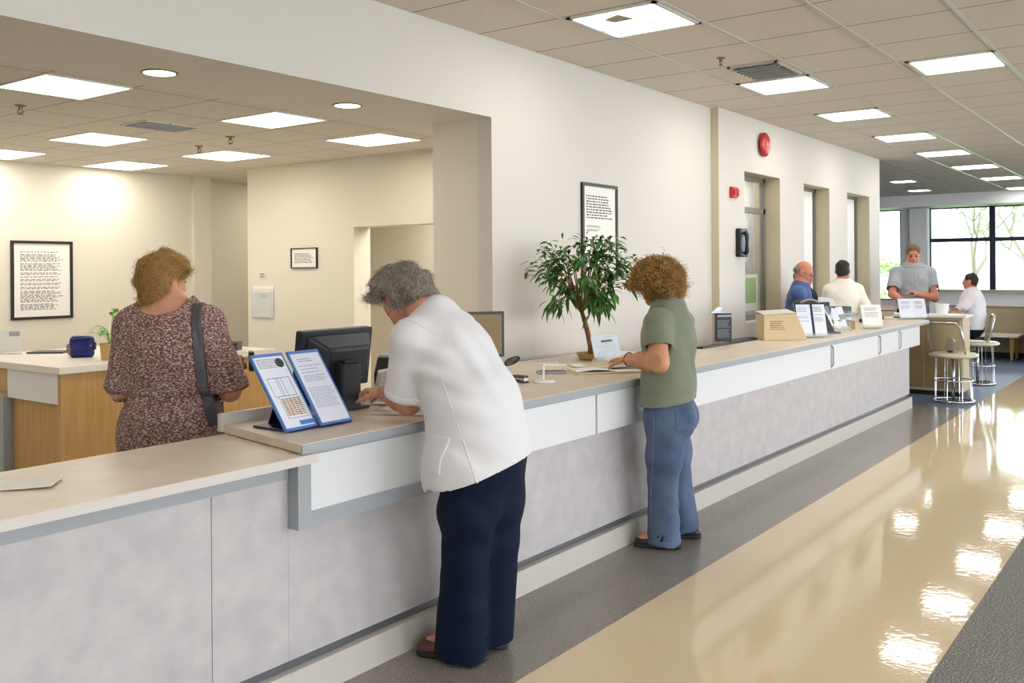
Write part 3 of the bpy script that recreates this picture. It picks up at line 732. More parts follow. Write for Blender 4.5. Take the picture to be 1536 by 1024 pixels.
# ------------------------------------------------------------------ near end of the tall counter
# blue two-panel display binder, leaning back on its easel
o = Vector((2.405, 2.880, CT + 0.007)); tl = math.radians(36)
up = Vector((0, math.sin(tl), math.cos(tl))); L_ = 0.352
t = thing('display_binder', 'blue two panel display binder with printed sheets standing on the counter end', 'display binder', o)
for i, (a, b) in enumerate(((0.0, 0.172), (0.168, 0.340))):
    ox = Vector((a, 0, 0)); lift = Vector((0, -0.016 if i else 0.0, 0.003 if i else 0))
    F = frame_at(o + ox + lift, (1, 0.02 if i else 0.06, 0), up); W_ = b - a
    p = MB().box((0, 0, -0.004), (W_, L_, 0.004), F).box((0, 0, 0.003), (0.009, L_, 0.008), F).box((W_ - 0.007, 0, 0.003), (W_, L_, 0.008), F).box((0, 0, 0.003), (W_, 0.01, 0.008), F).box((0, L_ - 0.014, 0.003), (W_, L_, 0.008), F).build('panel', M['blue'], t, bevel=0.002)
    sh = MB().box((0.009, 0.01, 0.004), (W_ - 0.007, L_ - 0.014, 0.0055), F).build('sheet', M['paper_cool'], p)
    T = F @ Matrix.Translation((0, 0, 0.0055)); pr = MB()
    if i:
        words(pr, T, 0.035, 0.295, 0.12, 0.315, 2, 1.0, seed=21, hmul=0.35)
        pr.build('heading', M['ink_blue'], p); pr = MB()
        words(pr, T, 0.03, 0.20, 0.15, 0.29, 11, 0.85, seed=22, hmul=0.3)
        pr.build('print', M['ink_blue'], p); pr = MB()
        words(pr, T, 0.025, 0.075, 0.165, 0.19, 15, 0.92, seed=23, hmul=0.28)
        pr.build('print', M['ink_blue'], p)
    else:
        im = MB()
        for k in range(5):
            for j in range(9):
                im.box((0.052 + k * 0.020, 0.062 + j * 0.009, 0), (0.052 + k * 0.020 + 0.016, 0.062 + j * 0.009 + 0.0065, 0.0006), T)
        im.build('picture', M['brown_print'], p)
        words(pr, T, 0.02, 0.282, 0.13, 0.33, 6, 0.8, seed=31, hmul=0.3)
        for (x0, y0, x1, y1) in ((0.03, 0.235, 0.145, 0.237), (0.03, 0.15, 0.145, 0.152), (0.03, 0.15, 0.0315, 0.237), (0.072, 0.15, 0.0735, 0.237), (0.083, 0.15, 0.0845, 0.237), (0.10, 0.15, 0.1015, 0.237), (0.144, 0.15, 0.1455, 0.237), (0.045, 0.05, 0.0465, 0.15), (0.045, 0.05, 0.155, 0.0512), (0.154, 0.05, 0.155, 0.148)): pr.box((x0, y0, 0), (x1, y1, 0.0007), T)
        pr.build('print', M['ink'], p)
        MB().lathe([(0.022, 0.0), (0.022, 0.0008)], T @ Vector((0.135, 0.305, 0)), 20, T.to_3x3()).build('badge', M['dark_gray'], p)
        MB().box((0.09, 0.016, 0), (0.165, 0.035, 0.0008), T).build('strip', M['blue'], p)
MB().box((2.43, 2.885, CT), (2.765, 3.11, CT + 0.009)).build('base_plate', M['blue_dark'], t, bevel=0.003)
F = frame_at((2.50, 3.10, CT + 0.009), (1, 0, 0), (0, -0.11, 0.24))
MB().box((0, 0, 0), (0.2, 0.19, 0.004), F).build('easel_leg', M['blue_dark'], t)

# black monitor seen from behind
t = thing('computer_monitor', 'black computer monitor seen from behind next to the blue binder', 'monitor', (3.0, 3.2, CT))
tb = math.radians(7)
F = frame_at((2.785, 3.275, 1.065), (1, 0.05, 0), (0, -math.sin(tb), math.cos(tb)))
MB().box((0, 0, -0.02), (0.455, 0.275, 0.03), F).build('screen_housing', M['navy_black'], t, bevel=0.008)
MB().box((0.015, 0.015, -0.022), (0.44, 0.26, -0.0195), F).build('screen', M['screen'], t)
hump = MB(); V = []
for (x, y, z) in ((0.02, 0.02, 0.03), (0.435, 0.02, 0.03), (0.435, 0.26, 0.03), (0.02, 0.26, 0.03), (0.10, 0.03, 0.105), (0.36, 0.03, 0.105), (0.36, 0.20, 0.105), (0.10, 0.20, 0.105)): V.append(F @ Vector((x, y, z)))
hump.add(V, [(3, 2, 1, 0), (4, 5, 6, 7), (0, 1, 5, 4), (1, 2, 6, 5), (2, 3, 7, 6), (3, 0, 4, 7)]).build('rear_shell', M['navy_black'], t, bevel=0.012)
G = frame_at((2.90, 3.125, CT), (1, 0.05, 0), (0, 0, 1))
MB().box((0.03, 0.0, -0.07), (0.155, 0.215, 0.01), G).build('stand_column', M['navy_black'], t, bevel=0.012)
MB().box((0.05, 0.213, -0.03), (0.14, 0.226, 0.008), G).build('handle_recess', M['black'], t, bevel=0.005)
MB().box((-0.04, 0.0, -0.11), (0.20, 0.012, 0.02), G).build('foot', M['black'], t, bevel=0.005)

# rear work shelf along the wall side of the counter
sh = MB().box((3.95, 3.31, 0.925), (6.55, 3.93, 0.955)); o_ = thing('rear_work_shelf', 'tan work shelf behind the tall counter under the ficus', 'shelf', (5.2, 3.6, 0))
sh.build('shelf_top', M['top'], o_, bevel=0.003)
MB().box((4.0, 3.36, 0), (4.04, 3.9, 0.925)).box((6.46, 3.36, 0), (6.5, 3.9, 0.925)).box((4.04, 3.86, 0.3), (6.46, 3.89, 0.925)).build('side_panel', M['tan_panel'], o_)
# second monitor with its screen towards the viewer
t = thing('flat_monitor', 'flat monitor with dark frame standing behind the woman in white', 'monitor', (4.5, 3.62, 0.955))
F = yaw_frame((4.48, 3.62, 1.20), 0.25)
MB().box((-0.20, -0.015, -0.13), (0.20, 0.02, 0.15), F).build('housing', M['dark_gray'], t, bevel=0.006)
MB().box((-0.182, -0.0175, -0.112), (0.182, -0.0145, 0.132), F).build('screen', M['tan_dark'], t)  # tan colour stands in for the wall reflected in the screen
MB().box((-0.03, 0.0, -0.235), (0.03, 0.02, -0.12), F).box((-0.1, -0.07, -0.245), (0.1, 0.09, -0.232), F).build('stand', M['dark_gray'], t, bevel=0.003)
t = thing('receipt_printer', 'small black printer behind the papers of the woman in white', 'printer', (3.66, 3.52, 0.94))
F = yaw_frame((3.66, 3.50, 0.905), -0.2)
MB().prism([F @ Vector(p) for p in ((-0.085, -0.07, 0), (-0.085, 0.07, 0), (-0.085, 0.07, 0.22), (-0.085, -0.02, 0.245), (-0.085, -0.08, 0.16))], (F.to_3x3() @ Vector((0.17, 0, 0)))).build('body', M['black'], t, bevel=0.01)
MB().box((-0.075, -0.025, 0.232), (0.075, 0.05, 0.25), F).build('lid', M['gray_frame'], t)
MB().box((3.56, 3.40, 0), (3.78, 3.62, 0.905)).build('pedestal', M['tan_panel'], t)

# papers under the woman in white
def sheet(name, label, o, ang, w_, h_, curl, m, group=None, n=10, cat='paper', rows=0, seed=1, tilt=0.0):
    """a thin sheet lying on its base point o, one end lifted by curl"""
    F = yaw_frame(o, ang); V = []; Fc = []
    for i in range(n + 1):
        u = i / n; z = curl * (u ** 2) + tilt * u
        for v in (0, 1):
            for k in (0, 1): V.append(F @ Vector((u * w_, v * h_, z + 0.0012 * k + 0.0005)))
    for i in range(n):
        a, b = i * 4, i * 4 + 4
        Fc += [(a + 1, b + 1, b + 3, a + 3), (a, a + 2, b + 2, b), (a, b, b + 1, a + 1), (a + 2, a + 3, b + 3, b + 2)]
    Fc += [(0, 1, 3, 2), (n * 4, n * 4 + 2, n * 4 + 3, n * 4 + 1)]
    ob = obj_from(name, V, Fc, m); props(ob, label, cat, group)
    return ob
sheet('paper_sheet', 'white sheet curling up under the hand of the woman in white', (2.95, 2.98, CT + 0.001), -0.25, 0.27, 0.21, 0.0, M['paper'])
t = thing('paper_pad', 'thick open pad of white pages in front of the woman in white', 'pad', (3.24, 3.15, CT))
def page(o, ang, u0, u1, v0, v1, zf, m, parent, nu=12, nv=6):
    F = yaw_frame(o, ang); V = []; Fc = []
    for k in (0, 1):
        for a in range(nu + 1):
            for b in range(nv + 1):
                u, v = a / nu, b / nv; V.append(F @ Vector((u0 + (u1 - u0) * u, v0 + (v1 - v0) * v, zf(u, v) + 0.003 * k)))
    n0 = (nu + 1) * (nv + 1); q = lambda k, a, b: k * n0 + a * (nv + 1) + b
    for a in range(nu):
        for b in range(nv): Fc += [(q(1, a, b), q(1, a + 1, b), q(1, a + 1, b + 1), q(1, a, b + 1)), (q(0, a, b), q(0, a, b + 1), q(0, a + 1, b + 1), q(0, a + 1, b))]
    for a in range(nu): Fc += [(q(0, a, 0), q(0, a + 1, 0), q(1, a + 1, 0), q(1, a, 0)), (q(0, a, nv), q(1, a, nv), q(1, a + 1, nv), q(0, a + 1, nv))]
    for b in range(nv): Fc += [(q(0, 0, b), q(1, 0, b), q(1, 0, b + 1), q(0, 0, b + 1)), (q(0, nu, b), q(0, nu, b + 1), q(1, nu, b + 1), q(1, nu, b))]
    return obj_from('page', V, Fc, m, parent, smooth=True)
po = (3.275, 3.08, CT + 0.003)
page(po, -0.1, -0.15, 0.16, -0.07, 0.10, lambda u, v: 0.004 + 0.02 * v, M['paper'], t)
page(po, -0.1, -0.145, 0.15, -0.03, 0.11, lambda u, v: 0.012 + (0.075 + 0.035 * math.sin(PI * (0.15 + 0.75 * u))) * v ** 0.8, M['paper'], t)
page(po, -0.05, -0.135, 0.17, 0.0, 0.115, lambda u, v: 0.020 + (0.085 + 0.05 * math.sin(PI * (0.25 + 0.6 * u))) * v ** 0.8, M['paper'], t)

# middle of the counter: stapler, microphone, oval card stand, ledger, acrylic sheet
t = thing('stapler', 'long black stapler lying on the counter beside the oval white stand', 'stapler', (4.3, 3.15, CT))
F = frame_at((4.345, 3.255, CT), (-0.10, -0.25, 0), (0.25, -0.10, 0)) @ Matrix.Diagonal((0.78, 1, 0.8, 1))
MB().box((0, -0.018, 0), (0.27, 0.018, 0.012), F).build('base', M['black'], t, bevel=0.003)
MB().prism([F @ Vector(p) for p in ((0.01, -0.016, 0.016), (0.26, -0.016, 0.030), (0.27, -0.016, 0.05), (0.12, -0.016, 0.046), (0.015, -0.016, 0.030))], (F.to_3x3() @ Vector((0, 0.032, 0)))).build('arm', M['dark_gray'], t, bevel=0.004)
MB().box((0.23, -0.014, 0.012), (0.262, 0.014, 0.034), F).build('hinge', M['steel'], t)
t = thing('gooseneck_microphone', 'thin gray gooseneck microphone with a wire mesh head rising beside the woman in white', 'microphone', (4.10, 3.18, CT))
MB().lathe([(0.045, 0), (0.045, 0.008), (0.02, 0.016), (0.008, 0.02)], (4.02, 3.18, CT), 24).build('base', M['black'], t)
MB().tube([(4.02, 3.18, CT + 0.015), (4.02, 3.185, 1.06), (4.04, 3.19, 1.078), (4.12, 3.2, 1.076), (4.25, 3.2, 1.077)], 0.0028, 6).build('gooseneck', M['gray_frame'], t)
mh = MB()
for k in range(6):
    a = PI * k / 6; pts = []
    for i in range(17):
        s_ = 2 * PI * i / 16
        pts.append(Vector((4.32 + 0.075 * math.cos(s_), 3.2 + 0.02 * math.sin(s_) * math.cos(a), 1.083 + 0.012 * math.cos(s_) + 0.02 * math.sin(s_) * math.sin(a))))
    mh.tube(pts[:-1], 0.0022, 5, close=True)
mh.build('mesh_head', M['black'], t)
t = thing('oval_card_stand', 'white oval based stand with a slim post and flat arm on the counter', 'stand', (4.34, 2.99, CT))
F = yaw_frame((4.335, 2.985, CT), 0.0)
MB().lathe([(0.058, 0), (0.062, 0.006), (0.058, 0.014), (0.03, 0.018)], F @ Vector((0, 0, 0)), 32, F.to_3x3(), 1.0, 0.7).build('base', M['white'], t, smooth=False)
MB().tube([F @ Vector((-0.005, 0, 0.012)), F @ Vector((-0.005, 0, 0.098))], 0.006, 10).build('post', M['white'], t)
MB().box((-0.01, -0.008, 0.094), (0.125, 0.012, 0.103), F).build('arm', M['white'], t, bevel=0.002)
MB().box((-0.055, 0.005, 0.103), (0.08, 0.06, 0.108), F).build('card_plate', M['acrylic'], t)
t = thing('gray_tablet', 'slim gray tablet lying at the rear edge of the counter before the ledger', 'tablet', (4.75, 3.24, CT))
F = yaw_frame((4.75, 3.22, CT), 0.1)
MB().box((-0.09, -0.04, 0), (0.09, 0.03, 0.016), F).build('body', M['gray_frame'], t, bevel=0.003)
MB().box((-0.08, -0.032, 0.016), (0.08, 0.022, 0.018), F).build('screen', M['dark_gray'], t)
# open ledger with curling leaves
t = thing('open_ledger', 'open ledger with curling cream and white leaves under the hand of the woman in green', 'book', (5.0, 3.0, CT))
F = yaw_frame((5.02, 2.985, CT), 0.22)
MB().box((-0.24, -0.14, 0), (0.28, 0.14, 0.005), F).build('cover', M['cardboard'], t)
def leaf_stack(x0, x1, y0, y1, z0, th, lift, name, m, sag=0.0, n=14):
    V = []; Fc = []
    for i in range(n + 1):
        u = i / n; x = x0 + (x1 - x0) * u
        z = z0 + lift * (math.sin(PI * 0.5 * u) ** 1.3) + sag * math.sin(PI * u)
        tk = th * (0.35 + 0.65 * math.sin(PI * min(1.0, 0.15 + u)) ** 0.5) if th > 0.01 else th
        for y in (y0, y1):
            for k in (0, 1): V.append(F @ Vector((x, y, z + tk * k)))
    for i in range(n):
        a, b = i * 4, i * 4 + 4
        Fc.extend([(a + 1, b + 1, b + 3, a + 3), (a, a + 2, b + 2, b), (a, b, b + 1, a + 1), (a + 2, a + 3, b + 3, b + 2)])
    Fc.extend([(0, 1, 3, 2), (n * 4, n * 4 + 2, n * 4 + 3, n * 4 + 1)])
    obj_from(name, V, Fc, m, t, bevel=0.0)
leaf_stack(-0.22, 0.26, -0.13, 0.13, 0.006, 0.006, 0.002, 'page_block', M['paper'])
leaf_stack(-0.225, 0.02, -0.125, 0.125, 0.014, 0.004, -0.002, 'leaf', M['paper'], sag=0.012)
leaf_stack(-0.22, 0.26, -0.02, 0.14, 0.018, 0.012, 0.012, 'page_block', M['paper'])
leaf_stack(-0.20, 0.225, 0.0, 0.15, 0.034, 0.003, 0.014, 'leaf', M['paper'], sag=-0.006)
leaf_stack(-0.215, 0.225, 0.01, 0.145, 0.031, 0.002, 0.012, 'leaf', M['cardboard'], sag=0.002)
sheet('loose_paper', 'loose white sheet spread behind the ledger near the clear panel', (5.36, 3.0, CT + 0.001), 0.25, 0.26, 0.24, 0.012, M['paper'])
t = thing('acrylic_panel', 'clear acrylic panel with a sketched drawing leaning at the foot of the ficus', 'acrylic panel', (5.82, 3.42, 0.955))
a0 = Vector((5.58, 3.42, 0.985)); F = frame_at(a0, (0.28, -0.02, 0), (0, 0.05, 0.2))
MB().box((0, 0, 0), (0.34, 0.155, 0.005), F).build('panel', M['acrylic'], t)
MB().box((0.01, 0.005, -0.002), (0.33, 0.145, -0.0005), F).build('sheet', M['paper_cool'], t)
pr = MB(); T = F @ Matrix.Translation((0, 0, -0.0005))
words(pr, T, 0.05, 0.012, 0.17, 0.04, 4, 1.0, seed=41, hmul=0.3)
for (x0, y0, x1, y1) in ((0.04, 0.075, 0.28, 0.077), (0.28, 0.02, 0.282, 0.09), (0.06, 0.05, 0.27, 0.0515), (0.19, 0.02, 0.1915, 0.075), (0.24, 0.02, 0.2415, 0.075)): pr.box((x0, y0, 0), (x1, y1, 0.0008), T)
pr.build('drawing', M['ink'], t)
MB().box((0.12, 0.108, 0.005), (0.24, 0.120, 0.012), F).build('clip', M['dark_gray'], t)
MB().box((-0.0, -0.026, -0.02), (0.34, 0.0, 0.02), F).build('foot', M['acrylic'], t)

# ------------------------------------------------------------------ beyond the woman in green
t = thing('dark_tray', 'long dark tray lying along the rear of the counter right of the woman in green', 'tray', (7.5, 3.30, CT))
MB().box((6.85, 3.20, CT), (7.98, 3.262, CT + 0.014)).box((6.85, 3.20, CT + 0.014), (7.98, 3.206, CT + 0.022)).build('tray', M['black'], t)
MB().tube([(7.45, 3.24, CT + 0.028), (7.75, 3.23, CT + 0.03), (7.95, 3.22, CT + 0.024)], 0.006, 6).build('pen', M['dark_gray'], t)
t = thing('card_terminal', 'black upright box with tiny white print behind the woman in green', 'terminal', (7.45, 3.3, CT + 0.0))
F = yaw_frame((7.36, 3.245, CT + 0.0245), 0.1)
MB().box((-0.07, -0.005, 0), (0.068, 0.03, 0.235), F).build('body', M['navy_black'], t, bevel=0.005)
pr = MB(); T = F @ Matrix(((1, 0, 0, 0), (0, 0, -1, -0.006), (0, 1, 0, 0), (0, 0, 0, 1)))
words(pr, T, -0.055, 0.03, 0.06, 0.18, 14, 0.8, seed=51, hmul=0.35)
pr.build('print', M['gray_frame'], t)
MB().box((-0.055, -0.007, 0.205), (0.066, -0.004, 0.222), F).build('top_strip', M['gray_frame'], t)
MB().box((-0.11, 0.0, 0.237), (-0.01, 0.03, 0.252), F @ Matrix.Translation((0, 0, 0.0)) @ Matrix.Rotation(-0.0, 4, 'Y')).prism([F @ Vector(p) for p in ((-0.10, 0, 0.25), (-0.03, 0, 0.25), (-0.005, 0, 0.29), (-0.05, 0, 0.292))], F.to_3x3() @ Vector((0, 0.03, 0))).build('handle', M['steel'], t, bevel=0.003)

t = thing('ballot_box', 'tan cardboard box with printed lines on the counter before the deep windows', 'box', (8.2, 3.1, CT))
F = yaw_frame((8.04, 3.00, CT), 0.12)
MB().prism([F @ Vector(p) for p in ((-0.165, 0, 0), (0.235, 0, 0), (0.135, 0, 0.235), (-0.165, 0, 0.22))], F.to_3x3() @ Vector((0, 0.2, 0))).build('carton', M['cardboard'], t, bevel=0.004)
pr = MB(); T = F @ Matrix(((1, 0, 0, 0), (0, 0, -1, -0.001), (0, 1, 0, 0), (0, 0, 0, 1)))
words(pr, T, -0.11, 0.09, 0.03, 0.175, 5, 1.0, seed=61, hmul=0.5)
pr.build('print', M['tan_dark'], t)
MB().prism([F @ Vector(p) for p in ((-0.165, 0.0, 0.222), (0.13, 0.0, 0.238), (0.13, 0.2, 0.262), (-0.165, 0.2, 0.248))], F.to_3x3() @ Vector((0, 0, 0.004))).build('lid', M['edge'], t)
def document_stand(name, label, o, ang, w_, h_, lean, split=None, m='paper_cool', frame=None, seed=1, cat='document stand', base=True):
    F0 = yaw_frame(o, ang); t = thing(name, label, cat, o)
    up = F0.to_3x3() @ Vector((-lean[0], lean[1], 1.0)); up.normalize()
    F = frame_at(o, F0.to_3x3() @ Vector((1, 0, 0)), up)
    cols = [(0, w_)] if not split else [(0, split - 0.006), (split + 0.006, w_)]
    MB().box((-0.012, 0, -0.008), (w_ + 0.01, h_, -0.003), F).build('back_board', M['white'], t)
    for i, (a, b) in enumerate(cols):
        s_ = MB().box((a, 0.012, -0.003), (b, h_ - 0.01, 0.0005), F).build('sheet', M[m], t)
        pr = MB(); T = F @ Matrix.Translation((0, 0, 0.0005)); W_ = b - a
        words(pr, T, a + 0.12 * W_, h_ * 0.72, b - 0.12 * W_, h_ * 0.88, 3, 1.0, seed=seed + i, hmul=0.4, t=0.0008)
        words(pr, T, a + 0.12 * W_, h_ * 0.42, b - 0.12 * W_, h_ * 0.66, 5, 0.8, seed=seed + 7 + i, hmul=0.35, t=0.0008)
        pr.build('print', M['ink_blue'] if i == 0 else M['ink'], s_)
    if frame:
        fm = MB().box((-0.012, 0, 0), (0.0, h_, 0.006), F).box((-0.012, h_ - 0.012, 0), (w_ + 0.01, h_, 0.006), F)
        if split: fm.box((split - 0.010, 0, 0), (split + 0.010, h_, 0.006), F)
        fm.build('frame', M[frame], t)
    MB().box((-0.012, -0.004, -0.02), (w_ + 0.012, 0.012, 0.03), F).build('ledge', M['acrylic'], t)
    if base:
        MB().box((0.0, 0.0, -0.004), (w_ * 0.95, 0.07, 0.0), F0 @ Matrix.Translation((0, 0.0, -0.015))).build('foot', M['gray_frame'], t)
    return t
document_stand('slanted_notice_stand', 'white slanted notice stand with two dark framed sheets beside the tan box', (8.375, 2.97, CT + 0.022), 0.15, 0.27, 0.30, (0.42, 0.25), 0.15, 'paper_cool', 'blue_dark', 71)
# dark hooded organiser with an arched shell
t = thing('hooded_organizer', 'black desk organizer under an arched silver hood on the counter', 'organizer', (9.0, 3.1, CT))
F = yaw_frame((9.05, 3.04, CT), 0.1)
pts = [(-0.19, 0, 0.0), (-0.19, 0, 0.22)] + [(-0.06 + 0.13 * math.cos(PI - a * PI / 10), 0, 0.22 + 0.11 * math.sin(a * PI / 10)) for a in range(1, 10)] + [(0.12, 0, 0.16), (0.2, 0, 0.0)]
MB().prism([F @ Vector(p) for p in pts], F.to_3x3() @ Vector((0, 0.20, 0))).build('hood', M['navy_black'], t, bevel=0.004)
rim = [F @ Vector((p[0], -0.006, p[2])) for p in pts[1:-1]]
MB().tube(rim, 0.010, 8).build('rim', M['chrome'], t)
MB().box((-0.13, -0.003, 0.02), (0.02, 0.004, 0.2), F).build('inner_tray', M['black'], t)
MB().box((-0.2, -0.03, 0), (0.24, 0.2, 0.014), F).build('base', M['dark_gray'], t, bevel=0.003)
# rack of leaflets
t = thing('leaflet_rack', 'clear rack of mixed leaflets between the hooded organizer and the file stack', 'rack', (9.5, 3.1, CT))
F = yaw_frame((9.49, 3.02, CT), 0.12)
MB().box((-0.14, -0.02, 0), (0.18, 0.12, 0.012), F).build('base', M['acrylic'], t)
rk = random.Random(4)
for i in range(12):
    x = -0.13 + (i % 4) * 0.075 + rk.uniform(-0.01, 0.01); z = 0.040 + (i // 4) * 0.06; y = 0.0 + 0.03 * (i // 4) 
    G = F @ Matrix.Translation((x, y, z)) @ Matrix.Rotation(rk.uniform(-0.3, 0.3), 4, 'Y') @ Matrix.Rotation(-0.5, 4, 'X')
    mb = MB(); mb.box((0, 0, 0), (0.07, 0.004, 0.085), G)
    lf = mb.build('leaflet', M[rk.choice(['paper', 'tan_panel', 'brown_print', 'dark_gray', 'paper_cool', 'gray_frame', 'tan_dark', 'ink_blue'])], t)
MB().box((-0.14, -0.022, 0), (0.18, -0.018, 0.05), F).box((-0.145, -0.022, 0), (-0.14, 0.12, 0.2), F).box((0.18, -0.022, 0), (0.185, 0.12, 0.2), F).build('pocket', M['acrylic'], t)
t = thing('file_stack', 'dark green and gray file boxes stacked on the counter beside the cream pullover', 'file stack', (9.75, 3.2, CT))
F = yaw_frame((9.76, 3.10, CT), 0.08)
for (z0, z1, x0, x1, m, nm) in ((0, 0.085, -0.10, 0.24, 'tan_dark', 'lower_box'), (0.087, 0.135, -0.10, 0.20, 'steel', 'middle_tray'), (0.137, 0.170, -0.11, 0.26, 'gray_frame', 'folder'), (0.172, 0.235, -0.11, 0.20, 'leaf_file', 'upper_box')):
    if m == 'leaf_file': M[m] = M.get(m) or mat('dark_green_board', (66, 76, 56), 0.4)
    MB().box((x0, 0, z0), (x1, 0.13, z1), F).build(nm, M[m], t, bevel=0.008)
document_stand('white_notice_stand', 'small white leaning notice with faint print right of the file stack', (10.02, 2.86, CT + 0.022), 0.1, 0.20, 0.235, (0.28, 0.3), None, 'paper', None, 81)
sheet('white_card', 'small white card lying at the foot of the leaning notice', (9.92, 2.79, CT + 0.0005), 0.05, 0.17, 0.055, 0.0, M['paper'])
t = thing('desk_telephone', 'black desk telephone by the sleeve of the man in the white pullover', 'telephone', (11.2, 3.1, CT))
F = yaw_frame((11.15, 3.08, CT), 0.05)
MB().box((-0.11, 0, 0), (0.11, 0.14, 0.04), F).build('body', M['black'], t, bevel=0.008)
MB().tube([F @ Vector(p) for p in ((0.02, 0.02, 0.05), (0.05, 0.02, 0.062), (0.09, 0.02, 0.062), (0.12, 0.02, 0.05))], [0.024, 0.018, 0.018, 0.024], 10).build('handset', M['black'], t, smooth=True)
MB().box((-0.05, -0.012, 0.0), (0.0, 0.0, 0.012), F).build('label_strip', M['paper'], t)
t = thing('magazine_stack', 'low stack of worn magazines left of the twin blue print notices', 'magazines', (12.0, 3.2, CT))
F = yaw_frame((11.90, 3.14, CT), 0.05)
for k in range(8):
    MB().box((-0.10 + rk.uniform(-0.01, 0.01), rk.uniform(-0.01, 0.01), 0.0205 * k), (0.10 + rk.uniform(-0.02, 0.03), 0.14, 0.0205 * k + 0.018), F).build('magazine', M[rk.choice(['tan_dark', 'dark_gray', 'paper', 'gray_frame', 'tan_panel', 'brown_print'])], t)
document_stand('twin_notice_stand', 'twin leaning notices with blue print near the far end of the counter', (12.02, 2.99, CT + 0.022), 0.08, 0.32, 0.24, (0.35, 0.3), 0.17, 'paper_cool', None, 91)
t = thing('white_printer', 'white rounded printer with a gray window behind the men at the counter', 'printer', (11.0, 3.72, 0.9))
F = yaw_frame((10.95, 3.60, 0), -0.1)
MB().box((-0.15, 0.0, 0), (0.17, 0.2, 0.98), F).build('pedestal', M['tan_panel'], t)
pts = [(-0.14, 0, 0.98), (0.16, 0, 0.98), (0.16, 0, 1.12)] + [(0.05 + 0.11 * math.cos(a * PI / 12), 0, 1.14 + 0.12 * math.sin(a * PI / 12)) for a in range(1, 7)] + [(-0.14, 0, 1.26)]
MB().prism([F @ Vector(p) for p in pts], F.to_3x3() @ Vector((0, 0.18, 0))).build('body', M['white'], t, bevel=0.006)
MB().box((-0.12, -0.004, 1.10), (0.08, 0.002, 1.21), F).build('window', M['dark_gray'], t)
MB().box((0.16, 0.02, 1.06), (0.185, 0.06, 1.12), F).build('knob', M['black'], t)

# ------------------------------------------------------------------ ficus
def leaf_mesh(name, pts, dirs, size, wid, m, parent, droop=0.5, rng=None):
    V = []; Fc = []
    for p, d in zip(pts, dirs):
        d = Vector(d).normalized(); side = d.cross(Vector((0, 0, 1)) + Vector((rng.uniform(-.4, .4), rng.uniform(-.4, .4), 0)))
        if side.length < 1e-3: side = Vector((1, 0, 0))
        side.normalize(); nrm = side.cross(d).normalized()
        L0 = size * rng.uniform(0.7, 1.25); W0 = wid * rng.uniform(0.75, 1.2); n0 = len(V)
        p = Vector(p)
        prof = [(0, 0.0), (0.25, 0.8), (0.5, 1.0), (0.78, 0.62), (1.0, 0.0)]
        for (u, w_) in prof:
            c = p + d * (L0 * u) + Vector((0, 0, -1)) * (droop * L0 * u * u)
            if w_ == 0: V.append(c)
            else:
                V.append(c + side * (W0 * w_ * 0.5) + nrm * (0.12 * W0)); V.append(c - nrm * 0.0); V.append(c - side * (W0 * w_ * 0.5) + nrm * (0.12 * W0))
        a = n0
        Fc += [(a, a + 1, a + 2), (a, a + 2, a + 3)]
        for i in (1, 4): Fc += [(a + i, a + i + 3, a + i + 4, a + i + 1), (a + i + 1, a + i + 4, a + i + 5, a + i + 2)]
        Fc += [(a + 7, a + 10, a + 8), (a + 8, a + 10, a + 9)]
    return obj_from(name, V, Fc, m, parent, smooth=False)
fx = thing('potted_ficus', 'small ficus tree with a bent bare trunk in front of the main wall', 'plant', (5.92, 3.70, 0.955))
rp = random.Random(11)
c0 = at(876, 430, 6.72)
base = at(887, 540, 6.80)
top_ = c0 + Vector((0, 0, -0.12))
tr = [Vector((base.x, base.y, 0.957)), at(886, 520, 6.80), at(882, 500, 6.82), at(878, 485, 6.85), at(872, 465, 6.9)]
MB().tube(tr, [0.024, 0.021, 0.019, 0.018, 0.014], 10).build('trunk', M['bark'], fx, smooth=True)
tips = []; br = MB()
for i in range(46):
    th = rp.uniform(0, 2 * PI); zz = rp.uniform(-0.62, 1.0)
    rr = 0.37 * math.sqrt(max(0.04, 1 - (zz * 0.9) ** 2)) * rp.uniform(0.55, 1.12)
    tip = c0 + RGT * (rr * math.cos(th)) + FWD * (0.55 * rr * math.sin(th)) + UP * (zz * 0.33 + 0.03)
    if rp.random() < 0.12: tip = tip + UP * 0.05
    mid = top_.lerp(tip, 0.5) + Vector((0, 0, 0.05)); br.tube([tr[4] - UP * 0.02, mid, tip], [0.006, 0.004, 0.002], 5); tips.append((mid, tip))
br.build('branches', M['bark'], fx)
lp, ld = [], []
for mid, tip in tips:
    for k in range(19):
        u = rp.random() ** 0.7; p = mid.lerp(tip, u * 1.1) + Vector((rp.gauss(0, .028), rp.gauss(0, .028), rp.gauss(0, .024)))
        out = (p - c0); out = out.normalized() * 0.7 + Vector((rp.gauss(0, .55), rp.gauss(0, .55), rp.gauss(-.15, .45)))
        lp.append(p); ld.append(out)
leaf_mesh('foliage', lp, ld, 0.082, 0.030, M['leaf'], fx, 0.55, rp)
b0 = Vector((base.x, base.y, 0.957))
MB().lathe([(0.075, 0.0), (0.09, 0.004), (0.105, 0.040), (0.110, 0.042), (0.108, 0.046), (0.098, 0.044), (0.094, 0.034)], b0, 32).build('pot', M['pot'], fx)
MB().lathe([(0.094, 0.030), (0.06, 0.036), (0.01, 0.038)], b0, 24).build('soil', M['soil'], fx)

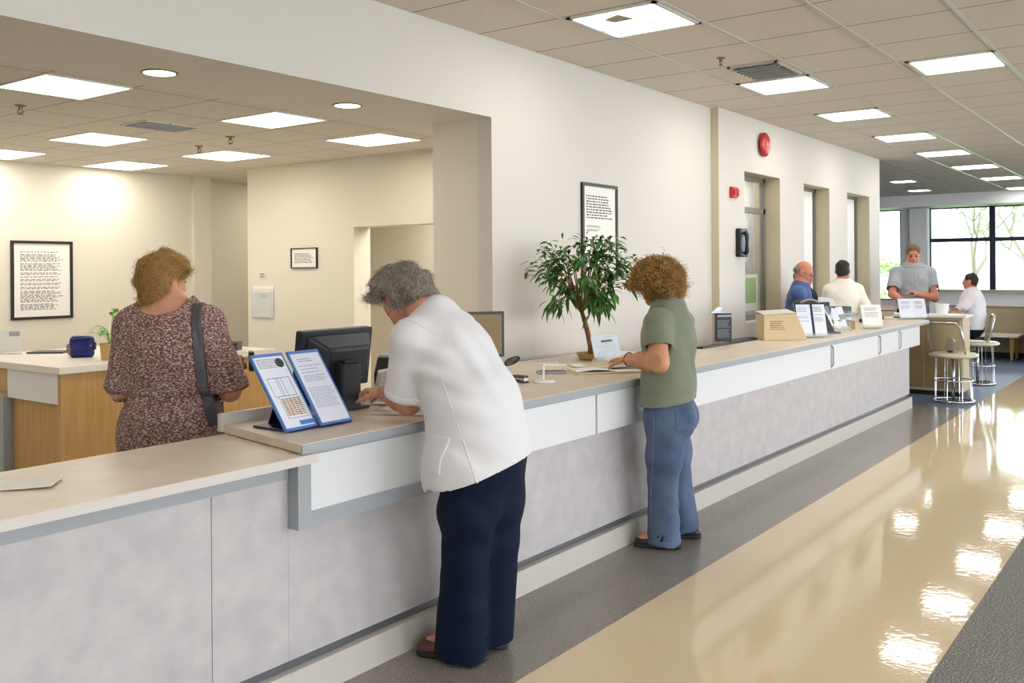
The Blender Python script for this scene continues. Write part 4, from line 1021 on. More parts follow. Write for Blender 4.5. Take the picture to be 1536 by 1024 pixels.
# ------------------------------------------------------------------ office behind: reception desk and what stands on it
dk = thing('reception_desk', 'blond wood reception desk with a white top in the back office', 'desk', (4.4, 7.0, 0))
DZ = 0.93; xa, xb, ya, yb = 3.49, 5.37, 6.60, 8.25
MB().prism([(xa - 0.03, ya - 0.02, DZ - 0.05), (xb + 0.02, ya - 0.02, DZ - 0.05), (xb + 0.02, yb, DZ - 0.05), (xa - 0.03, yb, DZ - 0.05)], (0, 0, 0.05)).build('desk_top', M['desk_top'], dk, bevel=0.003)
MB().box((xa + 0.0, ya + 0.02, 0.0), (xb - 0.0, ya + 0.06, DZ - 0.05)).build('front_panel', M['wood'], dk)
MB().box((xa + 0.05, ya + 0.06, 0.0), (xa + 0.09, 7.42, 0.66)).build('side_panel', M['wood'], dk)
MB().box((xa + 0.005, ya + 0.06, 0.655), (xa + 0.05, 7.42, DZ - 0.05)).build('apron', M['white_panel'], dk)
MB().box((xa + 0.02, 7.42, 0.69), (xa + 0.06, yb - 0.02, DZ - 0.05)).build('rear_apron', M['wood'], dk)
MB().box((xa - 0.02, 7.44, 0.0), (xa + 0.30, yb - 0.05, 0.655)).build('pedestal', M['gray_frame'], dk, bevel=0.004)
MB().box((xa - 0.03, 7.43, 0.655), (xa + 0.31, yb - 0.05, 0.685)).build('pedestal_top', M['tan_panel'], dk)
t = thing('blue_bag', 'shiny dark blue lunch bag on the reception desk', 'bag', (4.0, 7.2, DZ))
F = yaw_frame((4.0, 7.25, DZ), 0.1)
f_ = Field((-.14, -.12, -.02), (.16, .14, .22), 0.006)
for zz in (0.03, 0.09, 0.14): f_.cap((-0.06, 0, zz), (0.06, 0, zz), 0.035, 0.035, 0.04)
f_.plane((0, 0, 0), (0, 0, -1)); f_.wobble(0.003, 40, 3)
P_, Q_ = f_.surface(); Fm = np.array(F); P_ = P_ @ Fm[:3, :3].T + Fm[:3, 3]
np_obj('bag_body', P_, Q_, M['blue_box'], t)
MB().tube([F @ Vector(p) for p in ((-0.07, -0.036, 0.13), (-0.02, -0.043, 0.15), (0.04, -0.043, 0.152), (0.075, -0.036, 0.155))], 0.006, 6).build('zip', M['blue_dark'], t)
MB().box((0.075, -0.02, 0.06), (0.105, 0.02, 0.12), F).build('side_pocket', M['blue_dark'], t, bevel=0.006)
MB().lathe([(0.009, 0), (0.009, 0.01)], F @ Vector((0.075, -0.035, 0.09)), 12).build('button', M['steel'], t)
pt = thing('potted_pothos', 'leafy green plant in a tan pot on the reception desk', 'plant', (3.95, 6.85, DZ))
pb = Vector((4.01, 6.86, DZ))
MB().lathe([(0.062, 0.0), (0.066, 0.01), (0.074, 0.115), (0.078, 0.118), (0.078, 0.128), (0.068, 0.128), (0.064, 0.11)], pb, 32).build('pot', M['pot'], pt, smooth=False)
MB().lathe([(0.064, 0.108), (0.06, 0.113), (0.01, 0.116)], pb, 24).build('soil', M['soil'], pt)
lp, ld = [], []; st = MB()
for i in range(26):
    th = rp.uniform(0, 2 * PI); r_ = rp.uniform(0.02, 0.12); hh = 0.13 + rp.uniform(0.03, 0.14)
    p = pb + Vector((r_ * math.cos(th), r_ * math.sin(th), hh)); st.tube([pb + Vector((0, 0, 0.11)), pb + Vector((r_ * .4 * math.cos(th), r_ * .4 * math.sin(th), hh * 0.9)), p], 0.0022, 5)
    lp.append(p); ld.append((math.cos(th), math.sin(th), rp.uniform(-.3, .4)))
for dx, hh in ((0.02, 0.34), (0.05, 0.30), (0.035, 0.36)):
    p = pb + RGT * dx + UP * hh; st.tube([pb + UP * 0.11, pb + RGT * (dx * 0.4) + UP * (hh * 0.6), p], 0.0025, 5)
    for q in (-1, 1): lp.append(p); ld.append(RGT * q * 0.4 + UP * 0.8)
st.build('stems', M['leaf_light'], pt); leaf_mesh('leaves', lp, ld, 0.075, 0.045, M['leaf_light'], pt, 0.35, rp)
t = thing('writing_pad', 'flat black writing pad at the back of the reception desk', 'pad', (4.1, 7.9, DZ))
F = yaw_frame((4.07, 7.92, DZ), 0.05)
MB().box((-0.14, -0.1, 0), (0.16, 0.12, 0.014), F).build('pad', M['dark_gray'], t, bevel=0.004)
f_ = Field((-.1, -.1, -.02), (.1, .1, .13), 0.006); f_.ell((0, 0, 0.045), (0.045, 0.045, 0.05)); f_.wobble(0.008, 70, 5); f_.plane((0, 0, 0), (0, 0, -1))
P_, Q_ = f_.surface(); P_ = P_ + np.array((4.06, 7.52, DZ))
M['stone'] = mat('speckled_ball', (150, 146, 120), 0.6, noise=(90, 3, (74, 80, 58), (0.4, 0.6)))
props(np_obj('speckled_bag', P_, Q_, M['stone']), 'small crumpled speckled bag left of the blue lunch bag', 'bag')
t = thing('clear_sign', 'low clear sign with a gray label on the reception desk at the left edge', 'sign', (3.8, 8.1, DZ))
F = yaw_frame((3.84, 8.05, DZ), 0.0)
MB().box((-0.2, 0, 0), (0.065, 0.006, 0.205), F).box((-0.2, -0.03, 0), (0.065, 0.03, 0.006), F).build('panel', M['acrylic'], t)
MB().box((-0.03, -0.003, 0.15), (0.055, -0.0005, 0.19), F).build('label_patch', M['gray_frame'], t)
t = thing('reception_telephone', 'dark telephone on the reception desk right of the knit dress', 'telephone', (4.95, 6.85, DZ))
F = yaw_frame((5.02, 6.74, DZ), 0.0)
MB().box((-0.10, 0, 0), (0.075, 0.16, 0.075), F).build('body', M['dark_gray'], t, bevel=0.008)
MB().box((-0.08, -0.008, 0.045), (0.07, 0.03, 0.065), F).build('handset', M['black'], t, bevel=0.006)
sheet('folded_paper', 'folded white paper at the left end of the low counter', (1.33, 3.02, LT + 0.001), 0.2, 0.21, 0.15, 0.006, M['paper'])

# ------------------------------------------------------------------ far end: cabinet, chrome chairs, booth
cb_ = thing('side_cabinet', 'beige cabinet with a white top past the far end of the counter', 'cabinet', (12.9, 3.0, 0))
MB().box((12.62, 2.42, 0.06), (13.05, 3.3, 0.98)).build('body', M['tan_panel'], cb_)
MB().box((12.58, 2.38, 0.98), (13.09, 3.34, 1.01)).build('top', M['white_panel'], cb_, bevel=0.003)
for i in (0, 1): MB().box((12.606, 2.45 + 0.43 * i, 0.1), (12.62, 2.85 + 0.43 * i, 0.95)).build('door', M['tan_dark'], cb_, bevel=0.003)
MB().box((12.64, 2.44, 0), (13.0, 3.28, 0.06)).build('plinth', M['black'], cb_)
t = thing('paper_box', 'white paper box on the cabinet in front of the man in the gray polo', 'box', (12.8, 2.9, 1.01))
F = yaw_frame((12.78, 3.02, 1.01), 0.0)
MB().box((-0.09, 0, 0), (0.06, 0.1, 0.13), F).build('carton', M['paper'], t, bevel=0.003)
pr = MB(); words(pr, F @ Matrix(((1, 0, 0, 0), (0, 0, -1, 0), (0, 1, 0, 0), (0, 0, 0, 1))), -0.07, 0.03, 0.05, 0.11, 4, 0.9, seed=5, hmul=0.3); pr.build('print', M['ink_blue'], t)
t = thing('card_reader', 'small dark card reader between the paper box and the white bin', 'card reader', (12.85, 2.8, 1.01))
F = yaw_frame((12.82, 2.88, 1.01), 0.0)
MB().box((-0.03, 0, 0), (0.03, 0.07, 0.10), F).build('body', M['dark_gray'], t, bevel=0.004)
MB().box((-0.02, -0.003, 0.05), (0.02, 0, 0.09), F).build('screen', M['screen'], t)
t = thing('white_bin', 'white desk bin at the elbow of the man in the gray polo', 'bin', (12.85, 2.6, 1.01))
MB().lathe([(0.062, 0), (0.068, 0.005), (0.082, 0.13), (0.086, 0.132), (0.08, 0.134), (0.074, 0.12)], (12.83, 2.70, 1.01), 28).build('body', M['white'], t)
M['seat_pad'] = mat('cream_seat', (206, 198, 172), 0.3)
M['back_film'] = mat('smoked_back', (196, 184, 150), 0.12, alpha=0.42)
def make_chair():
    t = thing('chrome_chair', 'x', 'chair', (0, 0, 0), 0, 'chrome wire chairs at the far end')
    MB().lathe([(0.05, 0.525), (0.23, 0.53), (0.275, 0.545), (0.28, 0.565), (0.25, 0.585), (0.05, 0.59)], sides=36).build('seat', M['seat_pad'], t, local=True, smooth=True)
    pts = [(-0.21, 0.10, 0.57), (-0.215, 0.16, 0.75), (-0.20, 0.19, 0.90), (-0.16, 0.20, 0.945), (0.16, 0.20, 0.945), (0.20, 0.19, 0.90), (0.215, 0.16, 0.75), (0.21, 0.10, 0.57)]
    MB().tube(pts, 0.013, 8).build('back_hoop', M['chrome'], t, local=True, smooth=True)
    V = []
    bk = MB()
    for i in range(9):
        u = -1 + i / 4
        for (z, y) in ((0.62, 0.13), (0.93, 0.19)):
            for k in (0, 1): V.append((0.195 * u, y + 0.03 * (1 - u * u) + 0.006 * k, z))
    Fc = []
    for i in range(8):
        a, b = 4 * i, 4 * i + 4
        Fc += [(a, b, b + 2, a + 2), (a + 1, a + 3, b + 3, b + 1), (a, a + 1, b + 1, b), (a + 2, b + 2, b + 3, a + 3)]
    Fc += [(0, 2, 3, 1), (32, 33, 35, 34)]
    bk.add(V, Fc).build('back_panel', M['back_film'], t, local=True)
    for k in range(8):
        a = 2 * PI * k / 8 + 0.2
        MB().tube([(0.20 * math.cos(a), 0.20 * math.sin(a), 0.535), (0.215 * math.cos(a), 0.215 * math.sin(a), 0.02)], 0.007, 6).build('rod', M['chrome'], t, local=True)
    def ring(r, z, w_, nm):
        MB().tube([(r * math.cos(2 * PI * i / 32), r * math.sin(2 * PI * i / 32), z) for i in range(32)], w_, 8, close=True).build(nm, M['chrome'], t, local=True, smooth=True)
    ring(0.225, 0.016, 0.016, 'base_ring'); ring(0.215, 0.26, 0.009, 'foot_ring')
    MB().tube([(0, 0, 0.53), (0, 0, 0.02)], 0.02, 10).build('column', M['chrome'], t, local=True, smooth=True)
    MB().box((-0.225, -0.02, 0.008), (0.225, 0.02, 0.02)).box((-0.02, -0.225, 0.008), (0.02, 0.225, 0.02)).build('base_cross', M['chrome'], t, local=True)
    return t
ch = make_chair(); ch['label'] = 'empty chrome chair with a blue bag on its seat, past the counter'
ch.matrix_basis = Matrix.Translation((12.16, 2.44, 0)) @ Matrix.Rotation(1.25, 4, 'Z')
c2 = copy_tree(ch); c2['label'] = 'chrome chair the seated man in the white shirt sits on'
c2.matrix_basis = Matrix.Translation((14.195, 2.54, 0)) @ Matrix.Rotation(-2.89, 4, 'Z')
bo = thing('booth_partition', 'beige booth partition under the big end window', 'booth', (18.3, 2.2, 0))
MB().box((18.46, 0.9, 0.1), (18.56, 3.75, 0.89)).build('back_panel', M['tan_panel'], bo, bevel=0.004)
MB().box((18.43, 0.88, 0.89), (18.59, 3.77, 0.92)).build('cap_rail', M['tan_dark'], bo)
MB().box((18.48, 0.92, 0), (18.54, 3.73, 0.1)).build('plinth', M['black'], bo)
MB().box((17.4, 2.28, 0.1), (18.46, 2.36, 0.89)).build('side_panel', M['tan_panel'], bo, bevel=0.004)
MB().box((17.4, 2.29, 0), (18.46, 2.35, 0.1)).build('plinth', M['black'], bo)
tb_ = thing('bench_table', 'low white topped table with a tapered wooden leg in the booth', 'table', (18.1, 2.9, 0))
MB().box((17.75, 2.55, 0.41), (18.44, 3.55, 0.445)).build('table_top', M['white'], tb_, bevel=0.004)
for (x, y) in ((17.85, 2.66), (17.85, 3.44), (18.36, 2.66), (18.36, 3.44)):
    MB().tube([(x, y, 0.41), (x, y, 0.02)], [0.05, 0.022], 10).build('leg', M['wood'], tb_)
    MB().box((x - 0.14, y - 0.015, 0.0), (x + 0.07, y + 0.015, 0.02)).build('foot_bar', M['steel'], tb_)
t = thing('blue_backpack', 'dark blue bag standing on the seat of the empty chrome chair', 'bag', (12.08, 2.5, 0.592))
f_ = Field((-.14, -.12, -.02), (.14, .12, .26), 0.008)
for z in (0.04, 0.09, 0.13): f_.cap((-0.03, 0, z), (0.03, 0, z), 0.045, 0.045, 0.04)
f_.plane((0, 0, 0), (0, 0, -1))
P_, Q_ = f_.surface(); P_ = P_ + np.array((12.12, 2.46, 0.592)); np_obj('bag_body', P_, Q_, M['blue_box'], t)
# ------------------------------------------------------------------ outside the end windows: lawn, shrubs and bare spring trees
M['grass'] = mat('grass', (120, 150, 90), 0.9, noise=(3, 3, (146, 170, 110)))
M['bark_out'] = mat('tree_bark', (104, 96, 84), 0.85)
gx = MB().box((XE + 0.4, -40, -0.5), (80, 50, -0.4)).build('ground_outside', M['grass']); gx['kind'] = 'structure'
def outdoor_tree(name, label, p, h_, seed, spread, nleaf, m, lsz):
    r = random.Random(seed); t = thing(name, label, 'tree', p, 0, 'trees beyond the end window')
    w_ = MB(); ends = []; p = Vector(p)
    def grow(a, d, L_, rad, lev):
        b = a + d * L_; mid = a.lerp(b, 0.5) + Vector((r.gauss(0, .06), r.gauss(0, .06), 0)) * L_
        w_.tube([a, mid, b], [rad, rad * 0.8, rad * 0.6], 6)
        if lev == 0: ends.append((a, b)); return
        for k in range(r.choice((2, 3, 3))):
            nd = (d + Vector((r.gauss(0, spread), r.gauss(0, spread), r.gauss(0.05, spread * 0.5)))).normalized(); grow(b, nd, L_ * r.uniform(0.6, 0.85), rad * 0.6, lev - 1)
    grow(p, Vector((r.gauss(0, .1), r.gauss(0, .1), 1)).normalized(), h_ * 0.27, h_ * 0.016, 4)
    w_.build('branches', M['bark_out'], t)
    lp = []; ld = []
    for k in range(nleaf):
        a, b = r.choice(ends); q = a.lerp(b, r.random()) + Vector((r.gauss(0, .12), r.gauss(0, .12), r.gauss(0, .12))); lp.append(q); ld.append((r.gauss(0, 1), r.gauss(0, 1), r.gauss(-.3, .5)))
    leaf_mesh('leaves', lp, ld, lsz, lsz * 0.5, m, t, 0.3, r)
M['leaf_out'] = mat('spring_leaf', (140, 168, 120), 0.6, island=[(126, 156, 104), (160, 184, 140), (142, 170, 122)])
outdoor_tree('spring_tree', 'thinly leafed tree behind the left pane of the big end window', (31, 5.4, -0.4), 6.5, 3, 0.45, 500, M['leaf_out'], 0.16)
outdoor_tree('spring_tree', 'thinly leafed tree behind the central mullion of the end window', (39, 4.6, -0.4), 7.5, 8, 0.5, 700, M['leaf_out'], 0.16)
outdoor_tree('spring_tree', 'leafier tree behind the right pane of the end window', (30, 3.1, -0.4), 5.6, 21, 0.5, 1100, M['leaf_out'], 0.15)
sb = thing('green_shrub', 'bright green shrub outside the narrow window at the far end', 'shrub', (29, 8.0, -0.4))
lp = []; ld = []
for k in range(2600):
    a = Vector((rp.gauss(0, 1), rp.gauss(0, 1), rp.gauss(0, 1))).normalized() * rp.uniform(0.8, 1.0); lp.append(Vector((29, 8.2, 0.75)) + Vector((a.x * 1.0, a.y * 1.7, a.z * 1.15))); ld.append((a.x, a.y, a.z - 0.2))
leaf_mesh('foliage', lp, ld, 0.16, 0.09, M['leaf_light'], sb, 0.3, rp)
MB().tube([(29, 8.1, -0.4), (29, 8.2, 0.6)], 0.06, 8).build('stem', M['bark_out'], sb)
# ------------------------------------------------------------------ people
M['skin'] = mat('skin', (214, 158, 128), 0.5, sss=0.12, noise=(30, 2, (206, 146, 116)), bump=(300, 0.08, 0.001))
M['skin_tan'] = mat('tanned_skin', (206, 150, 112), 0.5, sss=0.12, noise=(30, 2, (196, 138, 100)), bump=(300, 0.08, 0.001))
M['skin_ruddy'] = mat('ruddy_skin', (202, 132, 108), 0.5, sss=0.1)
M['eye'] = mat('eye', (60, 50, 46), 0.2)
M['lip'] = mat('lip', (176, 96, 88), 0.45)
M['white_cloth'] = mat('white_cotton', (222, 222, 226), 0.85, sheen=0.1, bump=(500, 0.12, 0.0012))
M['cream_cloth'] = mat('cream_knit', (238, 232, 220), 0.9, sheen=0.2, bump=(400, 0.15, 0.0015))
M['navy_cloth'] = mat('navy_twill', (5, 22, 48), 0.75, spec=0.2, bump=(420, 0.12, 0.0012))
M['green_cloth'] = mat('sage_jersey', (128, 135, 116), 0.9, sheen=0.2, noise=(9, 3, (120, 127, 108)), bump=(520, 0.12, 0.0012))
M['blue_cloth'] = mat('blue_knit', (62, 88, 138), 0.9, sheen=0.15, bump=(400, 0.15, 0.0015))
M['gray_cloth'] = mat('gray_pique', (164, 168, 174), 0.9, sheen=0.15, bump=(500, 0.12, 0.0012))
M['pale_cloth'] = mat('pale_lilac_cotton', (224, 222, 230), 0.9, sheen=0.15, bump=(400, 0.12, 0.0012))
M['denim'] = mat('denim', (100, 118, 146), 0.9, noise=(7, 5, (68, 86, 118), (0.3, 0.7)), bump=(600, 0.25, 0.0012), scale=(1, 1, 0.7))
M['stitch'] = mat('denim_stitch', (124, 142, 168), 0.8)
M['knit'] = mat('burgundy_marl_knit', (112, 74, 70), 0.95, noise=(130, 2, (212, 188, 180), (0.47, 0.64)), bump=(110, 0.6, 0.006), scale=(0.7, 0.7, 1.7))
M['brown_shoe'] = mat('brown_leather', (92, 62, 46), 0.45, noise=(20, 3, (74, 50, 38)))
M['sole'] = mat('rubber_sole', (40, 38, 38), 0.7)
M['black_shoe'] = mat('black_leather', (24, 24, 26), 0.35)
M['strap'] = mat('gray_leather_strap', (74, 74, 78), 0.45)
M['hair_gray'] = mat('gray_hair', (132, 122, 112), 0.5, island=[(104, 96, 88), (168, 158, 148), (212, 206, 198), (132, 120, 106), (184, 170, 148)])
M['hair_curl'] = mat('ginger_brown_hair', (128, 92, 46), 0.5, island=[(126, 88, 44), (206, 160, 90), (158, 116, 60), (228, 188, 118), (142, 102, 52)])
M['hair_blond'] = mat('dark_blond_hair', (142, 106, 54), 0.5, island=[(138, 104, 56), (212, 168, 92), (174, 134, 70), (234, 196, 120), (154, 116, 62)])
M['hair_dark'] = mat('dark_brown_hair', (52, 42, 36), 0.55, island=[(40, 32, 28), (64, 52, 44), (52, 42, 36)])
M['hair_fair'] = mat('short_fair_brown_hair', (126, 100, 66), 0.55, island=[(106, 82, 52), (150, 122, 82), (128, 102, 66)])
for k_ in ('hair_gray', 'hair_curl', 'hair_blond', 'hair_dark', 'hair_fair'):
    M[k_ + '_base'] = mat(k_ + '_base', {'hair_gray': (122, 114, 106), 'hair_curl': (112, 78, 42), 'hair_blond': (146, 110, 62), 'hair_dark': (40, 33, 29), 'hair_fair': (112, 88, 58)}[k_], 0.7)

def nrm(v): v = Vector(v); return v.normalized()
def head_axes(f, up=UP):
    f = nrm(f); u = nrm(Vector(up) - f * Vector(up).dot(f)); return f, u, u.cross(f)

def cyl(F, a, b, ra, rb, k=0.02, hollow=0.0, depth=0.05):
    """tapered limb with a flat open end at b (sleeve, trouser leg)"""
    a = Vector(a); b = Vector(b); d = (b - a).normalized()
    aa, bb = V3(a), V3(b); r = max(ra, rb)
    q = F.win(np.minimum(aa, bb) - r, np.maximum(aa, bb) + r, k + 3 * F.h)
    if q is None: return
    w, X, Y, Z = q; D = bb - aa; L2 = float(D @ D)
    px, py, pz = X - aa[0], Y - aa[1], Z - aa[2]
    tr = (px * D[0] + py * D[1] + pz * D[2]) / L2; t = np.clip(tr, 0, 1.4)
    ex, ey, ez = px - t * D[0], py - t * D[1], pz - t * D[2]
    dist = np.sqrt(ex * ex + ey * ey + ez * ez) - (ra + (rb - ra) * np.clip(t, 0, 1.2))
    dist = np.maximum(dist, (tr - 1) * math.sqrt(L2))
    F.put(dist, w, k)
    if hollow:
        F.cap(b - d * depth, b + d * 0.03, rb - hollow, rb - hollow, 0.004, sub=True)

def add_head(F, c, f, u, s=1.0, neck=None, neck_r=0.056, jaw=1.0, ears=True, double=0.0):
    f, u, l = head_axes(f, u); A = (tuple(l), tuple(f), tuple(u)); c = Vector(c)
    P = lambda a, b, d: c + l * (a * s) + f * (b * s) + u * (d * s)
    F.ell(P(0, -0.012, 0.022), (0.074 * s, 0.093 * s, 0.092 * s), A, 0.02)
    F.ell(P(0, 0.03, -0.035), (0.060 * s, 0.066 * s, 0.082 * s), A, 0.03 * s)
    for q in (-1, 1): F.ell(P(0.034 * q, 0.052, -0.030), (0.028 * s, 0.030 * s, 0.034 * s), A, 0.02 * s)
    F.cap(P(-0.03 * jaw, 0.04, -0.095), P(0.03 * jaw, 0.04, -0.095), 0.026 * s, 0.026 * s, 0.03 * s)
    F.ell(P(0, 0.076, -0.100), (0.022 * s, 0.020 * s, 0.020 * s), A, 0.022 * s)
    if double: F.ell(P(0, 0.03, -0.112), (0.045 * s, 0.04 * s, 0.03 * s), A, 0.03 * s)
    F.cap(P(-0.034, 0.078, 0.018), P(0.034, 0.078, 0.018), 0.014 * s, 0.014 * s, 0.016 * s)
    for q in (-1, 1): F.ell(P(0.031 * q, 0.098, -0.002), (0.017 * s, 0.014 * s, 0.011 * s), A, 0.012 * s, sub=True)
    F.chain([P(0, 0.088, 0.010), P(0, 0.106, -0.020), P(0, 0.113, -0.034)], [0.008 * s, 0.010 * s, 0.013 * s], 0.012 * s)
    for q in (-1, 1): F.ell(P(0.013 * q, 0.098, -0.038), (0.010 * s, 0.012 * s, 0.009 * s), A, 0.008 * s)
    F.cap(P(-0.018, 0.088, -0.062), P(0.018, 0.088, -0.062), 0.010 * s, 0.010 * s, 0.010 * s)
    F.cap(P(-0.015, 0.086, -0.076), P(0.015, 0.086, -0.076), 0.010 * s, 0.010 * s, 0.010 * s)
    F.cap(P(-0.022, 0.103, -0.069), P(0.022, 0.103, -0.069), 0.003 * s, 0.003 * s, 0.004 * s, sub=True)
    if ears:
        for q in (-1, 1):
            F.ell(P(0.079 * q, -0.008, -0.012), (0.013 * s, 0.021 * s, 0.035 * s), A, 0.006 * s)
            F.ell(P(0.094 * q, 0.000, -0.008), (0.008 * s, 0.011 * s, 0.020 * s), A, 0.006 * s, sub=True)
    if neck is not None:
        F.cap(P(0, -0.022, -0.050), neck, neck_r * s, neck_r * 1.08 * s, 0.03)
    return P

def face_parts(root, P, f, s=1.0, brow='hair_dark'):
    for q in (-1, 1):
        e = P(0.031 * q, 0.083, -0.002)
        MB().lathe([(0.001, -0.011 * s), (0.008 * s, -0.008 * s), (0.0115 * s, 0), (0.008 * s, 0.008 * s), (0.001, 0.011 * s)], e, 14).build('eye', M['eye'], root, smooth=True)
        MB().tube([P(0.014 * q, 0.094, 0.020), P(0.032 * q, 0.094, 0.026), P(0.048 * q, 0.082, 0.020)], 0.0035 * s, 6).build('eyebrow', M[brow + '_base'], root)
    MB().tube([P(-0.02, 0.092, -0.068), P(-0.008, 0.0995, -0.065), P(0.008, 0.0995, -0.065), P(0.02, 0.092, -0.068)], [0.002, 0.0045 * s, 0.0045 * s, 0.002], 6).build('lips', M['lip'], root, smooth=True)

def add_hand(F, w, d, n, s=1.0, side=1, curl=(0.35, 0.4, 0.45, 0.5), spread=0.08, thumb=0.6, k=0.006):
    """w wrist, d along the hand, n out of the palm; side=+1 puts the thumb at n x d"""
    d = nrm(d); n = Vector(n); n = nrm(n - d * n.dot(d)); t = n.cross(d) * side; w = Vector(w)
    P = lambda a, b, c: w + d * (a * s) + t * (b * s) + n * (c * s)
    F.cap(P(-0.01, 0, 0), P(0.03, 0, 0), 0.024 * s, 0.026 * s, 0.02, axis=n, flat=0.75)
    F.cap(P(0.025, 0.016, 0), P(0.078, 0.024, 0), 0.020 * s, 0.018 * s, 0.014, axis=n, flat=0.62)
    F.cap(P(0.025, -0.012, 0), P(0.074, -0.022, 0), 0.020 * s, 0.016 * s, 0.014, axis=n, flat=0.62)
    for i, (b, L, r) in enumerate(((0.030, 0.073, 0.0088), (0.010, 0.082, 0.0090), (-0.011, 0.076, 0.0085), (-0.029, 0.058, 0.0076))):
        a0 = P((0.082, 0.086, 0.082, 0.074)[i], b, 0.002); ang = 0.0; fan = spread * (1.5 - i) ; p = a0
        base = nrm(d + t * fan)
        for j, fr in enumerate((0.45, 0.30, 0.25)):
            ang += curl[i] * (0.7, 1.0, 0.7)[j]
            q = p + (base * math.cos(ang) + n * math.sin(ang)) * (L * fr * s)
            F.cap(p, q, r * (1 - 0.09 * j) * s, r * (1 - 0.09 * (j + 1)) * s, k); p = q
    p = P(0.022, 0.026, 0.006)
    for j, (L, r) in enumerate(((0.042, 0.0125), (0.034, 0.0105), (0.027, 0.009))):
        a = thumb + 0.0 * j
        dv = nrm(d * (0.55 + 0.2 * j) + t * (0.75 - 0.28 * j) + n * (0.25 + 0.22 * j) * (0.5 + thumb))
        q = p + dv * (L * s); F.cap(p, q, r * s, r * 0.9 * s, k + 0.003); p = q

def bounds(pts, pad):
    a = np.array([tuple(p) for p in pts]); return a.min(0) - pad, a.max(0) + pad

def shoe(root, heel, toe, m, wd=0.044, hgt=0.075, nm='shoe', sole='sole', low=False):
    heel = Vector((heel[0], heel[1], 0)); toe = Vector((toe[0], toe[1], 0)); d = (toe - heel).normalized(); L = (toe - heel).length
    lo, hi = bounds([heel, toe, heel + UP * 0.14, toe + UP * 0.14], 0.08)
    F = Field(lo, hi, 0.005); P = lambda u, z: heel + d * (L * u) + UP * z
    lat = d.cross(UP)
    F.cap(P(0.14, 0.035), P(0.5, 0.03), wd * 0.80, wd * 0.86, 0.02, UP, 0.95)
    F.cap(P(0.5, 0.03), P(0.86, 0.026), wd * 0.92, wd * 0.88, 0.02, UP, 0.85)
    if not low: F.chain([P(0.16, 0.06), P(0.2, 0.095)], [0.036, 0.034], 0.03); F.cap(P(0.2, 0.07), P(0.55, 0.045), 0.036, 0.034, 0.03)
    F.plane((0, 0, 0.020), (0, 0, -1)); sh = F.build(nm, m, root)
    G = Field(lo, hi, 0.005)
    G.cap(P(0.13, 0.012), P(0.45, 0.012), wd * 0.88, wd * 0.86, 0.015); G.cap(P(0.5, 0.012), P(0.85, 0.012), wd * 1.0, wd * 0.95, 0.02)
    G.plane((0, 0, 0.002), (0, 0, -1)); G.plane((0, 0, 0.024), (0, 0, 1)); G.build(sole, M['sole'], sh)
    return sh

def patch(F, FR, lo, hi, off, name, m, parent, relax=1):
    """a raised piece of cloth: the part of the garment surface inside an oriented box, thickened by off"""
    G = Field.__new__(Field); G.lo, G.h, G.n = F.lo, F.h, F.n
    c = [(F.lo[i] + F.h * np.arange(F.n[i], dtype=np.float32)) for i in range(3)]
    I = np.array(FR.inverted()); X, Y, Z = c[0][:, None, None], c[1][None, :, None], c[2][None, None, :]
    box = None
    for i in range(3):
        q = X * I[i, 0] + Y * I[i, 1] + Z * I[i, 2] + I[i, 3]; e = np.maximum(lo[i] - q, q - hi[i]); box = e if box is None else np.maximum(box, e)
    G.f = np.maximum(np.maximum(F.f - off, box), -(F.f + 0.010)).astype(np.float32)
    return G.build(name, m, parent, smooth=relax)

def hair(root, F, base_m, m, n, length, rad, comb, curl=0.0, curl_f=0.0, lift=0.3, seed=1, steps=8, jitter=0.35, keep=None, name='hair'):
    """a hair volume from the field, covered with fine strands that follow comb(points, normals)"""
    P, Q = F.surface()
    base = np_obj(name, P, Q, base_m, root, relax=1)
    r = np.random.default_rng(seed)
    a, b, c, d = P[Q[:, 0]], P[Q[:, 1]], P[Q[:, 2]], P[Q[:, 3]]
    N = np.cross(c - a, d - b); ar = np.linalg.norm(N, axis=1); N = N / (ar[:, None] + 1e-12); cen = (a + b + c + d) / 4
    mid = cen.mean(0); 
    if ((cen - mid) * N).sum() < 0: N = -N
    pr = ar.copy()
    if keep is not None: pr = pr * keep(cen)
    idx = r.choice(len(Q), size=n, p=pr / pr.sum()); u = r.random((n, 1)); v = r.random((n, 1))
    R = (a[idx] * (1 - u) + b[idx] * u) * (1 - v) + (d[idx] * (1 - u) + c[idx] * u) * v; NN = N[idx]
    R = R - NN * 0.004
    D = comb(R, NN) + r.normal(size=(n, 3)) * jitter; D = D - NN * (D * NN).sum(1, keepdims=True); D /= np.linalg.norm(D, axis=1, keepdims=True) + 1e-9
    D = D + NN * lift; D /= np.linalg.norm(D, axis=1, keepdims=True)
    L = length * (0.6 + 0.8 * r.random((n, 1)))
    S = np.linspace(0, 1, steps)[None, :, None]
    bend = r.normal(size=(n, 1, 3)) * 0.25
    path = R[:, None, :] + D[:, None, :] * (L[:, None, :] * S) + (bend - NN[:, None, :] * (0.35 + lift * 0.5)) * (L[:, None, :] * S ** 2 * 0.6)
    if curl:
        e1 = NN; e2 = np.cross(D, NN); ph = r.random((n, 1, 1)) * 6.28; fr = curl_f * (0.7 + 0.6 * r.random((n, 1, 1)))
        amp = curl * (0.5 + r.random((n, 1, 1))) * np.minimum(S * 3, 1)
        path = path + amp * (np.cos(fr * S + ph) * e1[:, None, :] + np.sin(fr * S + ph) * e2[:, None, :])
    strands('strands', path, rad, m, base)
    return base

